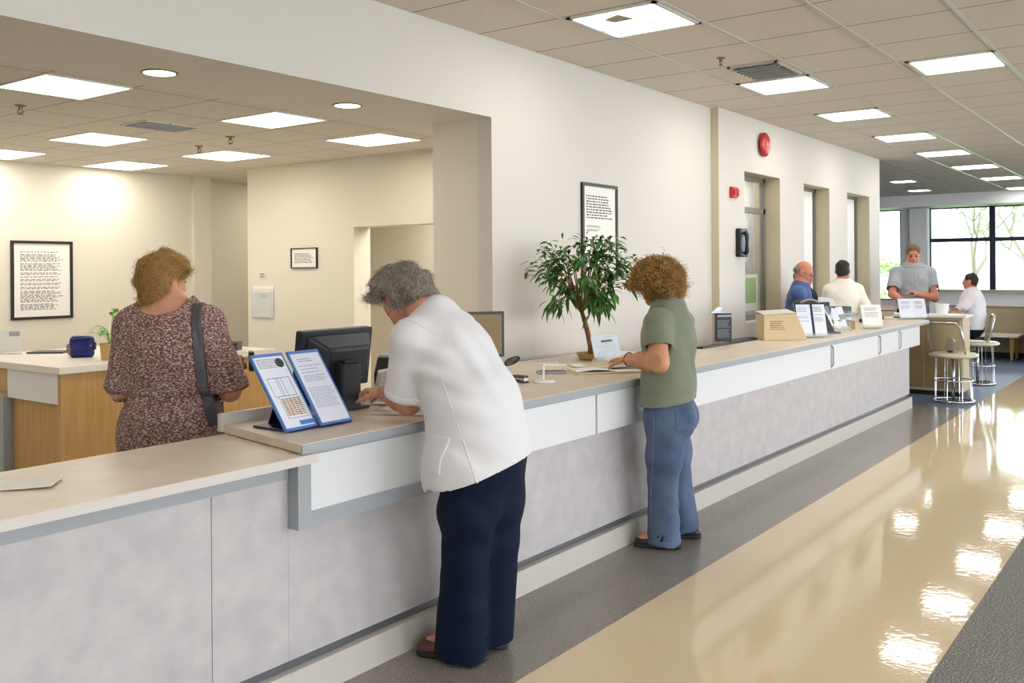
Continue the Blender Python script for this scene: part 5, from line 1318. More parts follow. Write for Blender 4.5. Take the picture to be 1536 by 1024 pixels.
# ============ woman in the white shirt, leaning over the counter ============
def woman_white():
    root = thing('person', 'gray haired person in white short sleeved shirt and navy trousers leaning on the counter', 'person', (3.06, 2.4, 0))
    Fd = Vector((0, 1, 0)); X = Vector((1, 0, 0))
    pel = at(728, 672, 3.80); wai = at(711, 612, 3.83); che = at(679, 540, 3.91); sm = at(651, 492, 3.98); nb = at(646, 474, 4.0)
    hc = at(602, 443, 4.11)
    f = RGT * -0.64 + FWD * 0.58 + UP * -0.50
    shL = at(616, 508, 3.83); elL = at(613, 603, 3.955); wrL = at(574, 589, 4.11)
    shR = sm + Vector((0.18, 0.02, -0.02)); elR = Vector((3.27, 2.86, 1.035)); wrR = Vector((3.13, 3.00, 1.045))
    aL = Vector((3.00, 2.45, 0.08)); aR = Vector((3.155, 2.46, 0.08))
    hL = pel + Vector((-0.085, 0.0, -0.06)); hR = pel + Vector((0.09, 0.02, -0.06))
    kL = Vector((2.955, 2.42, 0.47)); kR = Vector((3.10, 2.40, 0.48))
    handL = (at(550, 581, 4.17) - wrL)
    lo, hi = bounds([pel, hc, wrL, wrR, aL, aR, Vector((3, 2.7, 0))], 0.26); lo[2] = -0.02
    F = Field(lo, hi, 0.0055)
    P = add_head(F, hc, f, UP, 0.98, nb, 0.058, double=1.0)
    F.chain([nb, che, wai, pel], [0.09, 0.14, 0.15, 0.15], 0.06, Fd, 0.8)
    F.cap(shL, shR, 0.06, 0.06, 0.05)
    for sh, el, wr, hd, nn, sd in ((shL, elL, wrL, handL, Vector((0.1, 0.1, -1)), -1), (shR, elR, wrR, Vector((-0.75, 0.55, 0.0)), Vector((0, 0, -1)), 1)):
        F.chain([sh, el], [0.056, 0.050], 0.04); F.chain([el, el.lerp(wr, 0.35), wr], [0.048, 0.047, 0.030], 0.03)
        add_hand(F, wr, hd, nn, 0.92, sd, curl=(0.75, 0.85, 0.9, 0.95) if sd < 0 else (0.3, 0.3, 0.35, 0.4))
    F.chain([hL, kL, aL], [0.085, 0.06, 0.042], 0.03); F.chain([hR, kR, aR], [0.085, 0.06, 0.042], 0.03)
    F.cap(aL, (2.955, 2.62, 0.045), 0.035, 0.028, 0.03); F.cap(aR, (3.12, 2.64, 0.045), 0.035, 0.028, 0.03)
    F.build('body', M['skin'], root)
    face_parts(root, P, f, 0.98, 'hair_gray')
    # shirt
    S = Field(lo, hi, 0.0062)
    hem = at(716, 712, 3.77)
    S.chain([nb + Vector((0, -0.02, -0.02)), sm.lerp(che, 0.35), che, wai, pel.lerp(hem, 0.3)], [0.085, 0.150, 0.182, 0.196, 0.205], 0.05, Fd, 0.92)
    S.cap(pel.lerp(hem, 0.3), hem, 0.205, 0.215, 0.05, Fd, 0.95)
    S.cap(wai + Vector((0, 0.06, -0.02)), hem + Vector((-0.01, 0.07, 0.0)), 0.13, 0.155, 0.06)
    S.cap(nb + Vector((0, -0.045, 0.02)), sm + Vector((0, -0.03, 0.0)), 0.070, 0.10, 0.04)
    S.cap(shL + Vector((0.01, 0, -0.005)), shR, 0.082, 0.082, 0.08)
    slv = shL.lerp(elL, 0.86) + Vector((-0.01, 0.0, 0))
    cyl(S, shL, slv, 0.080, 0.098, 0.035, 0.016, 0.05)
    cyl(S, shR, shR.lerp(elR, 0.8), 0.08, 0.092, 0.035, 0.016, 0.05)
    S.cap(nb, P(0, -0.03, -0.04), 0.064, 0.066, 0.01, sub=True)
    hp = at(640, 741, 3.70); hb = at(793, 671, 3.86); hn = (hb - hp).cross(FWD); hn = hn if hn.z < 0 else -hn
    S.fold(at(650, 560, 3.75), Vector((0.5, 0.2, 0.8)), None, 0.008, 62, 0.11)
    S.fold(at(700, 610, 3.66), Vector((0.2, 0.5, 0.8)), None, 0.008, 46, 0.18)
    S.fold(at(690, 690, 3.6), Vector((0.8, 0.5, 0.1)), None, 0.009, 40, 0.18)
    S.fold(at(720, 540, 3.75), Vector((0.6, -0.4, 0.5)), None, 0.007, 40, 0.17)
    S.fold(at(600, 560, 3.82), Vector((0.7, 0.2, 0.4)), None, 0.003, 70, 0.08)
    S.wobble(0.003, 14, 4)
    S.plane(hp, hn)
    S.cap(pel, hem + (hem - pel) * 1.0, 0.165, 0.18, 0.01, Fd, 0.92, sub=True)
    sh = S.build('shirt', M['white_cloth'], root, smooth=2)
    # patch pocket on the lower left front, sleeve cuff, collar
    pc = at(656, 683, 3.66); FR = frame_at(pc, at(672, 700, 3.62) - at(640, 694, 3.72), Vector((0.03, 0.05, 1)))
    patch(S, FR, (-0.055, -0.07, -0.12), (0.055, 0.075, 0.12), 0.0045, 'pocket', M['white_cloth'], sh)
    d = (slv - shL).normalized()
    patch(S, frame_at(shL.lerp(sm, 0.30) - UP * 0.01, nrm(shL - sm + d * 0.12), UP), (-0.005, -0.14, -0.14), (0.005, 0.16, 0.14), 0.0030, 'armhole_seam', M['white_cloth'], sh, 1)
    patch(S, frame_at(at(688, 640, 3.65), at(716, 722, 3.62) - at(660, 565, 3.72), FWD), (-0.25, -0.12, -0.0048), (0.25, 0.12, 0.0048), 0.0030, 'side_seam', M['white_cloth'], sh, 1)
    FR = frame_at(slv, d, Vector((0, 1, 0)))
    patch(S, FR, (-0.034, -0.2, -0.2), (-0.002, 0.2, 0.2), 0.0025, 'sleeve_hem', M['white_cloth'], sh)
    # trousers
    T = Field(lo, hi, 0.0062)
    T.chain([pel + Vector((0, 0, 0.06)), pel], [0.16, 0.168], 0.05, Fd, 0.9)
    T.chain([pel + Vector((-0.07, 0.0, -0.05)), hL.lerp(kL, 0.5), kL], [0.128, 0.115, 0.098], 0.05)
    T.chain([pel + Vector((0.075, 0.0, -0.05)), hR.lerp(kR, 0.5), kR], [0.128, 0.112, 0.095], 0.05)
    cyl(T, kL, Vector((2.985, 2.48, 0.035)), 0.098, 0.112, 0.03, 0.016); cyl(T, kR, Vector((3.155, 2.46, 0.05)), 0.095, 0.088, 0.03, 0.016)
    T.fold((2.9, 2.35, 0.62), Vector((0.5, 0.3, 0.8)), None, 0.005, 36, 0.2); T.fold((2.95, 2.4, 0.25), Vector((0.3, 0.5, 0.9)), None, 0.004, 40, 0.17)
    T.wobble(0.009, 26, 9, (1, 1, 0.07))
    T.build('trousers', M['navy_cloth'], root, smooth=2)
    shoe(root, (3.035, 2.385), (2.925, 2.672), M['brown_shoe'], 0.050); shoe(root, (3.185, 2.395), (3.085, 2.675), M['brown_shoe'], 0.048)
    # hair: full gray waves swept forward over the crown, fuller at the nape
    H = Field(*bounds([hc], 0.26), 0.006); f_, u_, l_ = head_axes(f)
    A = (tuple(l_), tuple(f_), tuple(u_))
    H.ell(P(0, 0.00, 0.045), (0.104, 0.128, 0.104), A, 0.03); H.ell(P(0, 0.075, 0.060), (0.088, 0.066, 0.056), A, 0.04); H.ell(P(0, -0.088, 0.0), (0.092, 0.066, 0.078), A, 0.04)
    H.ell(P(0, -0.118, -0.055), (0.080, 0.054, 0.066), A, 0.03)
    H.ell(P(0.07, -0.045, -0.02), (0.035, 0.045, 0.05), A, 0.03); H.ell(P(-0.07, -0.045, -0.02), (0.035, 0.045, 0.05), A, 0.03)
    H.wobble(0.010, 55, 6)
    H.ell(P(0, 0.112, -0.052), (0.14, 0.098, 0.110), A, 0.012, sub=True)
    H.ell(P(0.10, 0.018, -0.035), (0.055, 0.036, 0.05), A, 0.01, sub=True); H.ell(P(-0.10, 0.018, -0.035), (0.055, 0.036, 0.05), A, 0.01, sub=True)
    fv, uv, lv = (np.array(v) for v in (f_, u_, l_)); cc = np.array(hc)
    def comb(R, N):
        q = R - cc; b = q @ fv
        return np.where((b > -0.02)[:, None], fv * 0.8 - uv * 0.35, -fv * 0.6 - uv * 0.9) + 0.4 * np.sin(60 * (q @ uv))[:, None] * lv
    hair(root, H, M['hair_gray_base'], M['hair_gray'], 5600, 0.042, 0.0012, comb, 0.005, 7, 0.13, 3, jitter=0.40)
    MB().tube([P(0.086, 0.0, -0.050), P(0.092, 0.006, -0.062), P(0.09, 0.0, -0.076), P(0.087, -0.008, -0.062)], 0.0025, 6, close=True).build('earring', M['chrome'], root)
    MB().tube([wrL + Vector((0.036 * math.cos(a), 0.005, 0.036 * math.sin(a))) for a in [2 * PI * i / 20 for i in range(20)]], 0.004, 6, close=True).build('bracelet', M['acrylic'], root)

# ============ woman in the green top and jeans ============
def woman_green():
    root = thing('person', 'curly haired person in sage green top and blue jeans resting an arm on the counter', 'person', (5.0, 2.5, 0))
    Fd = nrm((-0.3, 0.95, 0)); Ld = UP.cross(Fd)
    pel = at(1003, 622, 5.38); wai = at(1002, 572, 5.38); che = at(1004, 510, 5.39); sm = at(1003, 474, 5.41); nb = at(1003, 455, 5.42)
    hc = at(984, 425, 5.48)
    f = RGT * -0.62 + FWD * 0.72 + UP * -0.22
    shL = at(986, 486, 5.23); elL = at(988, 543, 5.16); wrL = at(944, 539, 5.50); handL = at(914, 536, 5.70) - wrL
    shR = at(1020, 484, 5.55); elR = at(1020, 540, 5.66); wrR = at(962, 534, 5.82); handR = at(935, 530, 5.96) - wrR
    aL = Vector((4.875, 2.51, 0.075)); aR = Vector((5.12, 2.50, 0.075))
    hL = pel + Ld * 0.085 + Vector((0, 0, -0.04)); hR = pel - Ld * 0.085 + Vector((0, 0, -0.04))
    kL = hL.lerp(aL, 0.5) + Vector((-0.005, 0.02, 0)); kR = hR.lerp(aR, 0.5) + Vector((0, 0.02, 0))
    lo, hi = bounds([pel, hc, wrL, at(915, 545, 5.8), wrR, aL, aR], 0.25); lo[2] = -0.02
    F = Field(lo, hi, 0.0058)
    P = add_head(F, hc, f, UP, 0.98, nb, 0.054)
    F.chain([nb, che, wai, pel], [0.08, 0.13, 0.135, 0.14], 0.06, Fd, 0.8); F.cap(shL, shR, 0.055, 0.055, 0.05)
    for sh, el, wr, hd, sd in ((shL, elL, wrL, handL, -1), (shR, elR, wrR, handR, 1)):
        F.chain([sh, el], [0.058, 0.054], 0.04); F.chain([el, el.lerp(wr, 0.4), wr], [0.054, 0.052, 0.033], 0.03)
        add_hand(F, wr, hd, Vector((0.05, 0.1, -1)), 1.05, sd, curl=(0.22, 0.26, 0.3, 0.34))
    F.chain([hL, kL, aL], [0.08, 0.055, 0.04], 0.03); F.chain([hR, kR, aR], [0.08, 0.055, 0.04], 0.03)
    tL = Vector((4.79, 2.68, 0.03)); tR = Vector((5.045, 2.67, 0.03))
    F.cap(aL, tL.lerp(aL, 0.25), 0.036, 0.028, 0.03); F.cap(aR, tR.lerp(aR, 0.25), 0.036, 0.028, 0.03)
    F.plane((0, 0, 0.02), (0, 0, -1))
    F.build('body', M['skin_tan'], root); face_parts(root, P, f, 0.98, 'hair_curl')
    S = Field(lo, hi, 0.0065); hem = at(1001, 604, 5.38)
    S.chain([nb + Vector((0, 0, -0.03)), sm + Vector((0, 0, -0.02)), che, wai, hem], [0.10, 0.14, 0.170, 0.176, 0.186], 0.05, Fd, 0.835)
    S.cap(shL.lerp(sm, 0.2), shR, 0.074, 0.074, 0.06)
    S.cap(che + Fd * 0.05, che + Fd * 0.05 + UP * 0.02, 0.10, 0.10, 0.06)
    cyl(S, shL, shL.lerp(elL, 0.60), 0.080, 0.084, 0.035, 0.015); cyl(S, shR, shR.lerp(elR, 0.6), 0.078, 0.080, 0.035, 0.015)
    S.cap(nb + Vector((0, 0, -0.01)), P(0, -0.03, -0.04), 0.060, 0.064, 0.01, sub=True)
    S.fold(at(1025, 530, 5.35), Vector((0.8, 0.5, 0.15)), None, 0.005, 50, 0.16); S.fold(at(985, 560, 5.28), Vector((0.3, 0.3, 0.9)), None, 0.003, 60, 0.12); S.wobble(0.003, 13, 5)
    hp = at(950, 609, 5.42); hb = at(1047, 590, 5.5); hn = (hb - hp).cross(FWD); hn = hn if hn.z < 0 else -hn
    S.plane(hp, hn); S.cap(wai.lerp(hem, 0.6), hem + (hem - wai), 0.166, 0.172, 0.01, Fd, 0.86, sub=True)
    sh = S.build('top', M['green_cloth'], root, smooth=2)
    FR = frame_at(nb, RGT, FWD); patch(S, FR, (-0.15, -0.15, -0.012), (0.15, 0.15, 0.03), 0.003, 'collar_band', M['green_cloth'], sh)
    T = Field(lo, hi, 0.0065)
    T.chain([pel + UP * 0.10, pel + UP * 0.0], [0.15, 0.158], 0.05, Fd, 0.88)
    T.chain([hL + UP * 0.0, hL.lerp(kL, 0.6), kL], [0.110, 0.092, 0.080], 0.05); T.chain([hR, hR.lerp(kR, 0.6), kR], [0.108, 0.090, 0.076], 0.05)
    for q, zz in ((-1, 0), (1, 0)): T.ell(pel - Fd * 0.09 + Ld * (0.07 * q) + UP * -0.01, (0.072, 0.072, 0.09), None, 0.06)
    cyl(T, kL, Vector((4.875, 2.525, 0.035)), 0.080, 0.100, 0.03, 0.016); cyl(T, kR, Vector((5.115, 2.51, 0.06)), 0.076, 0.085, 0.03, 0.016)
    T.fold(pel + Vector((0, -0.1, -0.18)), Vector((0.4, 0.3, 0.9)), None, 0.005, 55, 0.13); T.fold((4.87, 2.45, 0.2), Vector((0.3, 0.2, 0.9)), None, 0.004, 60, 0.14); T.wobble(0.006, 26, 2, (1, 1, 0.10))
    jn = T.build('jeans', M['denim'], root, smooth=2)
    side = nrm(hL - hR) * 0.6 - FWD * 0.6
    for dz, nm in ((0, 'side_seam'),):
        pts = []
    FR = frame_at(kL, nrm(Ld - Fd * 0.25), UP)
    # pale stitched outer seam down the near leg, back pocket edge, turned hems
    G = frame_at(Vector((4.85, 2.5, 0.4)), RGT, UP)
    patch(T, frame_at(at(980, 690, 5.24), RGT, at(983, 620, 5.3) - at(980, 800, 5.3)), (-0.003, -0.42, -0.3), (0.004, 0.42, 0.12), 0.0018, 'outer_seam', M['stitch'], jn, 0)
    patch(T, frame_at(at(1022, 628, 5.3), RGT, UP), (-0.055, -0.055, -0.2), (0.05, 0.06, 0.15), 0.003, 'back_pocket', M['denim'], jn)
    patch(T, frame_at(Vector((4.875, 2.525, 0.035)), RGT, UP), (-0.2, -0.02, -0.2), (0.14, 0.022, 0.2), 0.003, 'hem', M['denim'], jn, 1)
    shoe(root, (4.90, 2.43), tL, M['black_shoe'], 0.042, low=True, nm='slip_on_shoe'); shoe(root, (5.155, 2.425), tR, M['black_shoe'], 0.042, low=True, nm='slip_on_shoe')
    H = Field(*bounds([hc], 0.26), 0.006); f_, u_, l_ = head_axes(f); A = (tuple(l_), tuple(f_), tuple(u_))
    H.ell(P(0, -0.02, 0.030), (0.122, 0.134, 0.110), A, 0.03); H.ell(P(0, -0.055, -0.02), (0.116, 0.106, 0.088), A, 0.04); H.ell(P(0, 0.06, 0.05), (0.10, 0.08, 0.075), A, 0.04)
    H.wobble(0.013, 50, 8)
    H.ell(P(0, 0.120, -0.078), (0.13, 0.105, 0.108), A, 0.012, sub=True)
    cc = np.array(hc); uv = np.array(u_)
    hair(root, H, M['hair_curl_base'], M['hair_curl'], 2600, 0.062, 0.0021, lambda R, N: -uv[None, :] * 0.7 + 0 * R, 0.012, 13, 0.50, 5, steps=14, jitter=0.9)
    MB().tube([wrL + Vector((0.040 * math.cos(a) * 0.7, -0.040 * math.cos(a) * 0.5, 0.040 * math.sin(a))) for a in [2 * PI * i / 20 for i in range(20)]], 0.0035, 6, close=True).build('bracelet', M['strap'], root)

# ============ woman in the knit dress, seen from behind ============
def woman_knit():
    D0 = 4.35
    root = thing('person', 'person in burgundy marled knit dress seen from behind with a strap over the right shoulder', 'person', tuple(at(258, 660, D0))[:2] + (0,))
    Fd = nrm(FWD * 0.97 + RGT * 0.22); Ld = UP.cross(Fd)
    q = lambda x, y, d=0.0: at(x, y, D0 + d)
    pel = q(258, 655); wai = q(258, 592); che = q(256, 520); sm = q(254, 478); nb = q(250, 462)
    hc = q(248, 417, 0.04)
    f = RGT * 0.52 + FWD * 0.83 + UP * -0.20
    shL = q(200, 488); elL = q(181, 582, -0.02); wrL = q(222, 568, 0.28)
    shR = q(312, 486, -0.02); elR = q(345, 585, -0.03); wrR = q(352, 548, 0.20)
    base = root.matrix_basis.translation
    aL = Vector((base.x, base.y, 0.075)) + Ld * 0.10; aR = Vector((base.x, base.y, 0.075)) - Ld * 0.10
    hL = Vector((base.x, base.y, 0.80)) + Ld * 0.1; hR = Vector((base.x, base.y, 0.80)) - Ld * 0.1
    lo, hi = bounds([pel, hc, wrL, wrR, elL, elR, aL, aR], 0.27); lo[2] = -0.02; hi[2] = hc.z + 0.2
    F = Field(lo, hi, 0.006)
    P = add_head(F, hc, f, UP, 0.98, nb + UP * -0.01, 0.060, double=0.6)
    F.chain([nb - UP * 0.02, sm, che, wai, pel], [0.065, 0.13, 0.17, 0.17, 0.19], 0.05, Fd, 0.75); F.cap(shL, shR, 0.065, 0.065, 0.06)
    F.cap(nb - UP * 0.025, sm, 0.07, 0.13, 0.05, Fd, 0.8)
    for sh, el, wr, sd in ((shL, elL, wrL, -1), (shR, elR, wrR, 1)):
        F.chain([sh, el], [0.055, 0.048], 0.04); F.chain([el, el.lerp(wr, .4), wr], [0.048, 0.046, 0.031], 0.03)
        add_hand(F, wr, FWD + UP * 0.15 + RGT * (0.25 if sd > 0 else -0.1), Vector(RGT) * (-sd) + UP * -0.3, 0.98, sd, curl=(0.6, 0.65, 0.7, 0.75))
    F.chain([hL, hL.lerp(aL, 0.5), aL], [0.09, 0.06, 0.042], 0.03); F.chain([hR, hR.lerp(aR, 0.5), aR], [0.09, 0.06, 0.042], 0.03)
    F.cap(aL, aL + Fd * 0.1 - UP * 0.04, 0.036, 0.026, 0.03); F.cap(aR, aR + Fd * 0.1 - UP * 0.04, 0.036, 0.026, 0.03)
    F.build('body', M['skin'], root); face_parts(root, P, f, 0.98, 'hair_blond')
    S = Field(lo, hi, 0.0065)
    S.chain([sm + UP * -0.03, che, q(257, 560), wai, q(258, 625), pel], [0.165, 0.205, 0.212, 0.204, 0.232, 0.243], 0.05, Fd, 0.74)
    S.cap(pel, Vector((base.x, base.y, 0.46)), 0.243, 0.25, 0.05, Fd, 0.75)
    S.cap(shL + UP * 0.0, shR, 0.078, 0.078, 0.06)
    S.cap(nb + UP * -0.035, sm, 0.14, 0.15, 0.05, Fd, 0.75)
    cyl(S, shL, elL + (elL - shL) * 0.02, 0.080, 0.072, 0.05, 0.010); cyl(S, elL, elL.lerp(wrL, 0.35), 0.070, 0.060, 0.03, 0.010)
    cyl(S, shR, elR + (elR - shR) * 0.02, 0.080, 0.088, 0.05, 0.012)
    S.cap(elR.lerp(shR, 0.12), elR.lerp(wrR, 0.3) + UP * -0.0, 0.070, 0.062, 0.04)
    S.ell(nb + UP * 0.055 - Fd * 0.05 + RGT * 0.0, (0.128, 0.20, 0.082), (tuple(RGT), tuple(FWD), (0, 0, 1)), 0.012, sub=True)
    c = [(S.lo[i] + S.h * np.arange(S.n[i], dtype=np.float32)) for i in range(3)]
    S.f += (0.012 * np.exp(-((c[2] - wai.z) / 0.016) ** 2))[None, None, :]
    S.fold(wai, UP, None, 0.004, 75, 0.2); S.fold(che + RGT * 0.15, RGT, None, 0.006, 55, 0.16); S.fold(q(335, 530), RGT * 0.9 + UP * 0.2, None, 0.006, 60, 0.12); S.wobble(0.005, 16, 3)
    S.plane((0, 0, 0.46), (0, 0, -1))
    dr = S.build('dress', M['knit'], root, smooth=1)
    # handbag strap over the right shoulder, running down the back to the bag at her hip
    sp = [(284, 457), (291, 520), (299, 585), (314, 640)]
    strap_pts = []
    for i in range(len(sp) - 1):
        a = at(*sp[i], D0 - 0.18); b = at(*sp[i + 1], D0 - 0.18)
        FRm = frame_at(a, b - a, RGT); L = (b - a).length
        patch(S, FRm, (-0.006, -0.021, -0.16), (L + 0.006, 0.021, 0.16), 0.008, 'bag_strap', M['strap'], root)
    Bf = Field(*bounds([q(322, 690, 0.05)], 0.2), 0.007); bc = q(330, 712, -0.02)
    for dz in (-0.09, 0, 0.07): Bf.cap(bc + Fd * -0.08 + UP * dz, bc + Fd * 0.08 + UP * dz, 0.045, 0.045, 0.05)
    Bf.build('handbag', M['strap'], root)
    shoe(root, aL - Fd * 0.05, aL + Fd * 0.19, M['black_shoe'], 0.042, low=True); shoe(root, aR - Fd * 0.05, aR + Fd * 0.19, M['black_shoe'], 0.042, low=True)
    H = Field(*bounds([hc], 0.25), 0.006); f_, u_, l_ = head_axes(f); A = (tuple(l_), tuple(f_), tuple(u_))
    H.ell(P(0, -0.005, 0.040), (0.085, 0.101, 0.090), A, 0.03); H.ell(P(0.02, -0.06, -0.005), (0.080, 0.070, 0.078), A, 0.04); H.ell(P(0, 0.055, 0.072), (0.057, 0.048, 0.038), A, 0.04)
    H.ell(P(0.015, -0.075, -0.085), (0.044, 0.030, 0.039), A, 0.03); H.ell(P(0.04, -0.05, 0.04), (0.061, 0.070, 0.061), A, 0.03)
    H.ell(P(-0.012, -0.062, -0.058), (0.078, 0.050, 0.064), A, 0.03)
    H.wobble(0.008, 48, 12)
    H.ell(P(0, 0.118, -0.050), (0.13, 0.100, 0.104), A, 0.012, sub=True); H.ell(P(-0.10, 0.018, -0.045), (0.055, 0.034, 0.052), A, 0.01, sub=True); H.ell(P(0.095, 0.01, -0.045), (0.04, 0.03, 0.05), A, 0.01, sub=True)
    fv, uv, lv = (np.array(v) for v in (f_, u_, l_)); cc = np.array(hc)
    def comb(R, N):
        s_ = R - cc; up = s_ @ uv
        return np.where((up > 0.02)[:, None], -lv * 0.1 + fv * 0.5 - uv * 0.5, -uv * 1.0 - fv * 0.2) + 0.5 * np.sin(70 * (s_ @ fv))[:, None] * lv
    hair(root, H, M['hair_blond_base'], M['hair_blond'], 5000, 0.045, 0.0012, comb, 0.004, 8, 0.16, 7, jitter=0.4)
    w_ = thing('black_wallet', 'small black wallet in the right hand of the woman in the knit dress', 'wallet', (0, 0, 0))
    hw = wrR + (FWD * 0.95 + UP * 0.15 + RGT * 0.24).normalized() * 0.10
    G = frame_at(hw + UP * -0.05 + RGT * 0.03, RGT * 0.9 + FWD * 0.3, UP); MB().box((-0.012, 0.0, -0.05), (0.012, 0.095, 0.05), G).build('cover', M['black'], w_, bevel=0.004)

# ============ figures along the far end ============
def simple_person(label, pel, f_body, height_scale, head_dir, shirt, sleeve, trouser, hair_m, skin, armL, armR, seated=None, h=0.009, lean=(0, 0), bald=False, collar=False, girth=1.0, chest=None, hw=1.0, feet=None, headc=None):
    s = height_scale; Fd = nrm(f_body); Ld = UP.cross(Fd); pel = Vector(pel)
    root = thing('person', label, 'person', (pel.x, pel.y, 0))
    L = Vector((lean[0], lean[1], 0))
    wai = pel + UP * 0.16 * s + L * 0.3; che = pel + UP * 0.34 * s + L * 0.7; sm = pel + UP * 0.47 * s + L; nb = pel + UP * 0.53 * s + L * 1.1
    hc = headc or (nb + UP * 0.135 * s + L * 0.25 + Fd * 0.02)
    shL = sm + Ld * 0.185 * s * hw - UP * 0.04 * s; shR = sm - Ld * 0.185 * s * hw - UP * 0.04 * s
    if seated is None:
        fl = Vector((pel.x, pel.y, 0)); aL = fl + Ld * 0.11 + UP * 0.08; aR = fl - Ld * 0.11 + UP * 0.08
        hL, hR = pel + Ld * 0.09 - UP * 0.04, pel - Ld * 0.09 - UP * 0.04; kL = hL.lerp(aL, 0.5) + Fd * 0.02; kR = hR.lerp(aR, 0.5) + Fd * 0.02
    else:
        hL, hR = pel + Ld * 0.09, pel - Ld * 0.09; kL = hL + Fd * 0.33 + Ld * 0.03; kR = hR + Fd * 0.33 - Ld * 0.03
        aL = Vector((kL.x, kL.y, 0.08)) - Fd * 0.05; aR = Vector((kR.x, kR.y, 0.08)) - Fd * 0.05
    pts = [pel, hc, shL, shR, aL, aR, kL, kR] + list(armL) + list(armR)
    lo, hi = bounds(pts, 0.24 * s); lo[2] = -0.02
    F = Field(lo, hi, h)
    P = add_head(F, hc, head_dir, UP, s, nb, 0.058)
    F.chain([nb, sm, che, wai, pel], [0.07 * s, 0.11 * s, 0.14 * s, 0.13 * s, 0.13 * s], 0.05, Fd, 0.75); F.cap(shL, shR, 0.055 * s, 0.055 * s, 0.05)
    for sh_, (el, wr, hd), sd in ((shL, armL, -1), (shR, armR, 1)):
        el, wr = Vector(el), Vector(wr)
        F.chain([sh_, el], [0.052 * s, 0.046 * s], 0.04); F.chain([el, el.lerp(wr, .4), wr], [0.045 * s, 0.045 * s, 0.031 * s], 0.03)
        add_hand(F, wr, Vector(hd) - wr if (Vector(hd) - wr).length > 0.02 else Fd, -UP + Fd * 0.2, s * 1.02, sd, curl=(0.4, 0.45, 0.5, 0.55), k=0.01)
    F.chain([hL, kL, aL], [0.08, 0.058, 0.042], 0.03); F.chain([hR, kR, aR], [0.08, 0.058, 0.042], 0.03)
    F.cap(aL, aL + Fd * 0.1 - UP * 0.04, 0.034, 0.026, 0.03); F.cap(aR, aR + Fd * 0.1 - UP * 0.04, 0.034, 0.026, 0.03); F.plane((0, 0, 0.02), (0, 0, -1))
    F.build('body', M[skin], root); face_parts(root, P, head_dir, s, hair_m if not bald else 'hair_fair')
    S = Field(lo, hi, h); g = girth
    S.chain([nb - UP * 0.03, sm - UP * 0.02, che, wai, pel + UP * 0.0], [0.085 * s, 0.135 * s, 0.165 * s * g, 0.168 * s * g, 0.165 * s * g], 0.05, Fd, 0.78)
    S.cap(shL, shR, 0.07 * s, 0.07 * s, 0.05)
    for q_ in (shL, shR): S.cap(nb - UP * 0.035 * s, q_.lerp(sm, 0.35) + UP * 0.01, 0.06 * s, 0.06 * s, 0.06)
    for sh_, (el, wr, hd) in ((shL, armL), (shR, armR)):
        el, wr = Vector(el), Vector(wr)
        if sleeve == 'short': cyl(S, sh_, sh_.lerp(el, 0.78), 0.074 * s, 0.078 * s, 0.035, 0.010)
        else:
            S.chain([sh_, el], [0.070 * s, 0.062 * s], 0.04); cyl(S, el, el.lerp(wr, 0.93), 0.062 * s, 0.046 * s, 0.03, 0.010)
    S.cap(nb, P(0, -0.025, -0.04), 0.062 * s, 0.064 * s, 0.01, sub=True)
    S.fold(wai, UP * 0.8 + RGT * 0.5, None, 0.006, 45, 0.2); S.wobble(0.004, 14, 3)
    S.plane(pel - UP * 0.05, -UP)
    sh = S.build('shirt', M[shirt], root, smooth=1)
    if collar:
        G = frame_at(nb - UP * 0.005, RGT, FWD); patch(S, G, (-0.13 * s, -0.13 * s, -0.035), (0.13 * s, 0.13 * s, 0.04), 0.008, 'collar', M[shirt], sh)
        G = frame_at(che + Fd * 0.1 + UP * 0.02, Ld, UP); patch(S, G, (-0.016, -0.12, -0.2), (0.016, 0.12, 0.2), 0.004, 'placket', M[shirt], sh)
        lg = MB(); G = frame_at(che + Fd * 0.150 * s * g + Ld * 0.085 + UP * 0.055, -Ld, UP)
        for (a, b, c_, d_) in ((-0.035, -0.005, -0.028, 0.02), (-0.042, 0.012, -0.024, 0.02), (-0.012, -0.02, -0.006, 0.018), (0.008, -0.01, 0.014, 0.02), (0.014, 0.004, 0.026, 0.01), (0.024, -0.012, 0.03, 0.022)): lg.box((a, b, -0.015), (c_, d_, 0.012), G)
        lg.build('chest_logo', M['white'], sh)
    T = Field(lo, hi, h)
    T.chain([pel + UP * 0.06, pel], [0.14 * s * g, 0.15 * s * g], 0.05, Fd, 0.85)
    T.chain([hL, kL], [0.105 * s, 0.085 * s], 0.05); T.chain([hR, kR], [0.105 * s, 0.085 * s], 0.05)
    cyl(T, kL, aL - UP * 0.03, 0.085 * s, 0.07 * s, 0.03, 0.012); cyl(T, kR, aR - UP * 0.03, 0.085 * s, 0.07 * s, 0.03, 0.012)
    T.build('trousers', M[trouser], root, smooth=1)
    for a_ in (aL, aR): shoe(root, a_ - Fd * 0.06, a_ + Fd * 0.20, M['black_shoe'], 0.046, low=True)
    f_, u_, l_ = head_axes(head_dir); A = (tuple(l_), tuple(f_), tuple(u_))
    H = Field(*bounds([hc], 0.2 * s), 0.006)
    if bald:
        H.ell(P(0, -0.03, -0.005), (0.081 * s, 0.082 * s, 0.052 * s), A, 0.02); H.ell(P(0, 0.03, 0.055), (0.2, 0.085 * s, 0.075 * s), A, 0.01, sub=True)
    else:
        H.ell(P(0, -0.014, 0.034), (0.0795 * s, 0.099 * s, 0.089 * s), A, 0.02); H.ell(P(0, -0.05, -0.02), (0.075 * s, 0.058 * s, 0.07 * s), A, 0.03)
    H.wobble(0.004, 60, 2)
    H.ell(P(0, 0.122, -0.022), (0.12 * s, 0.090 * s, 0.112 * s), A, 0.012, sub=True)
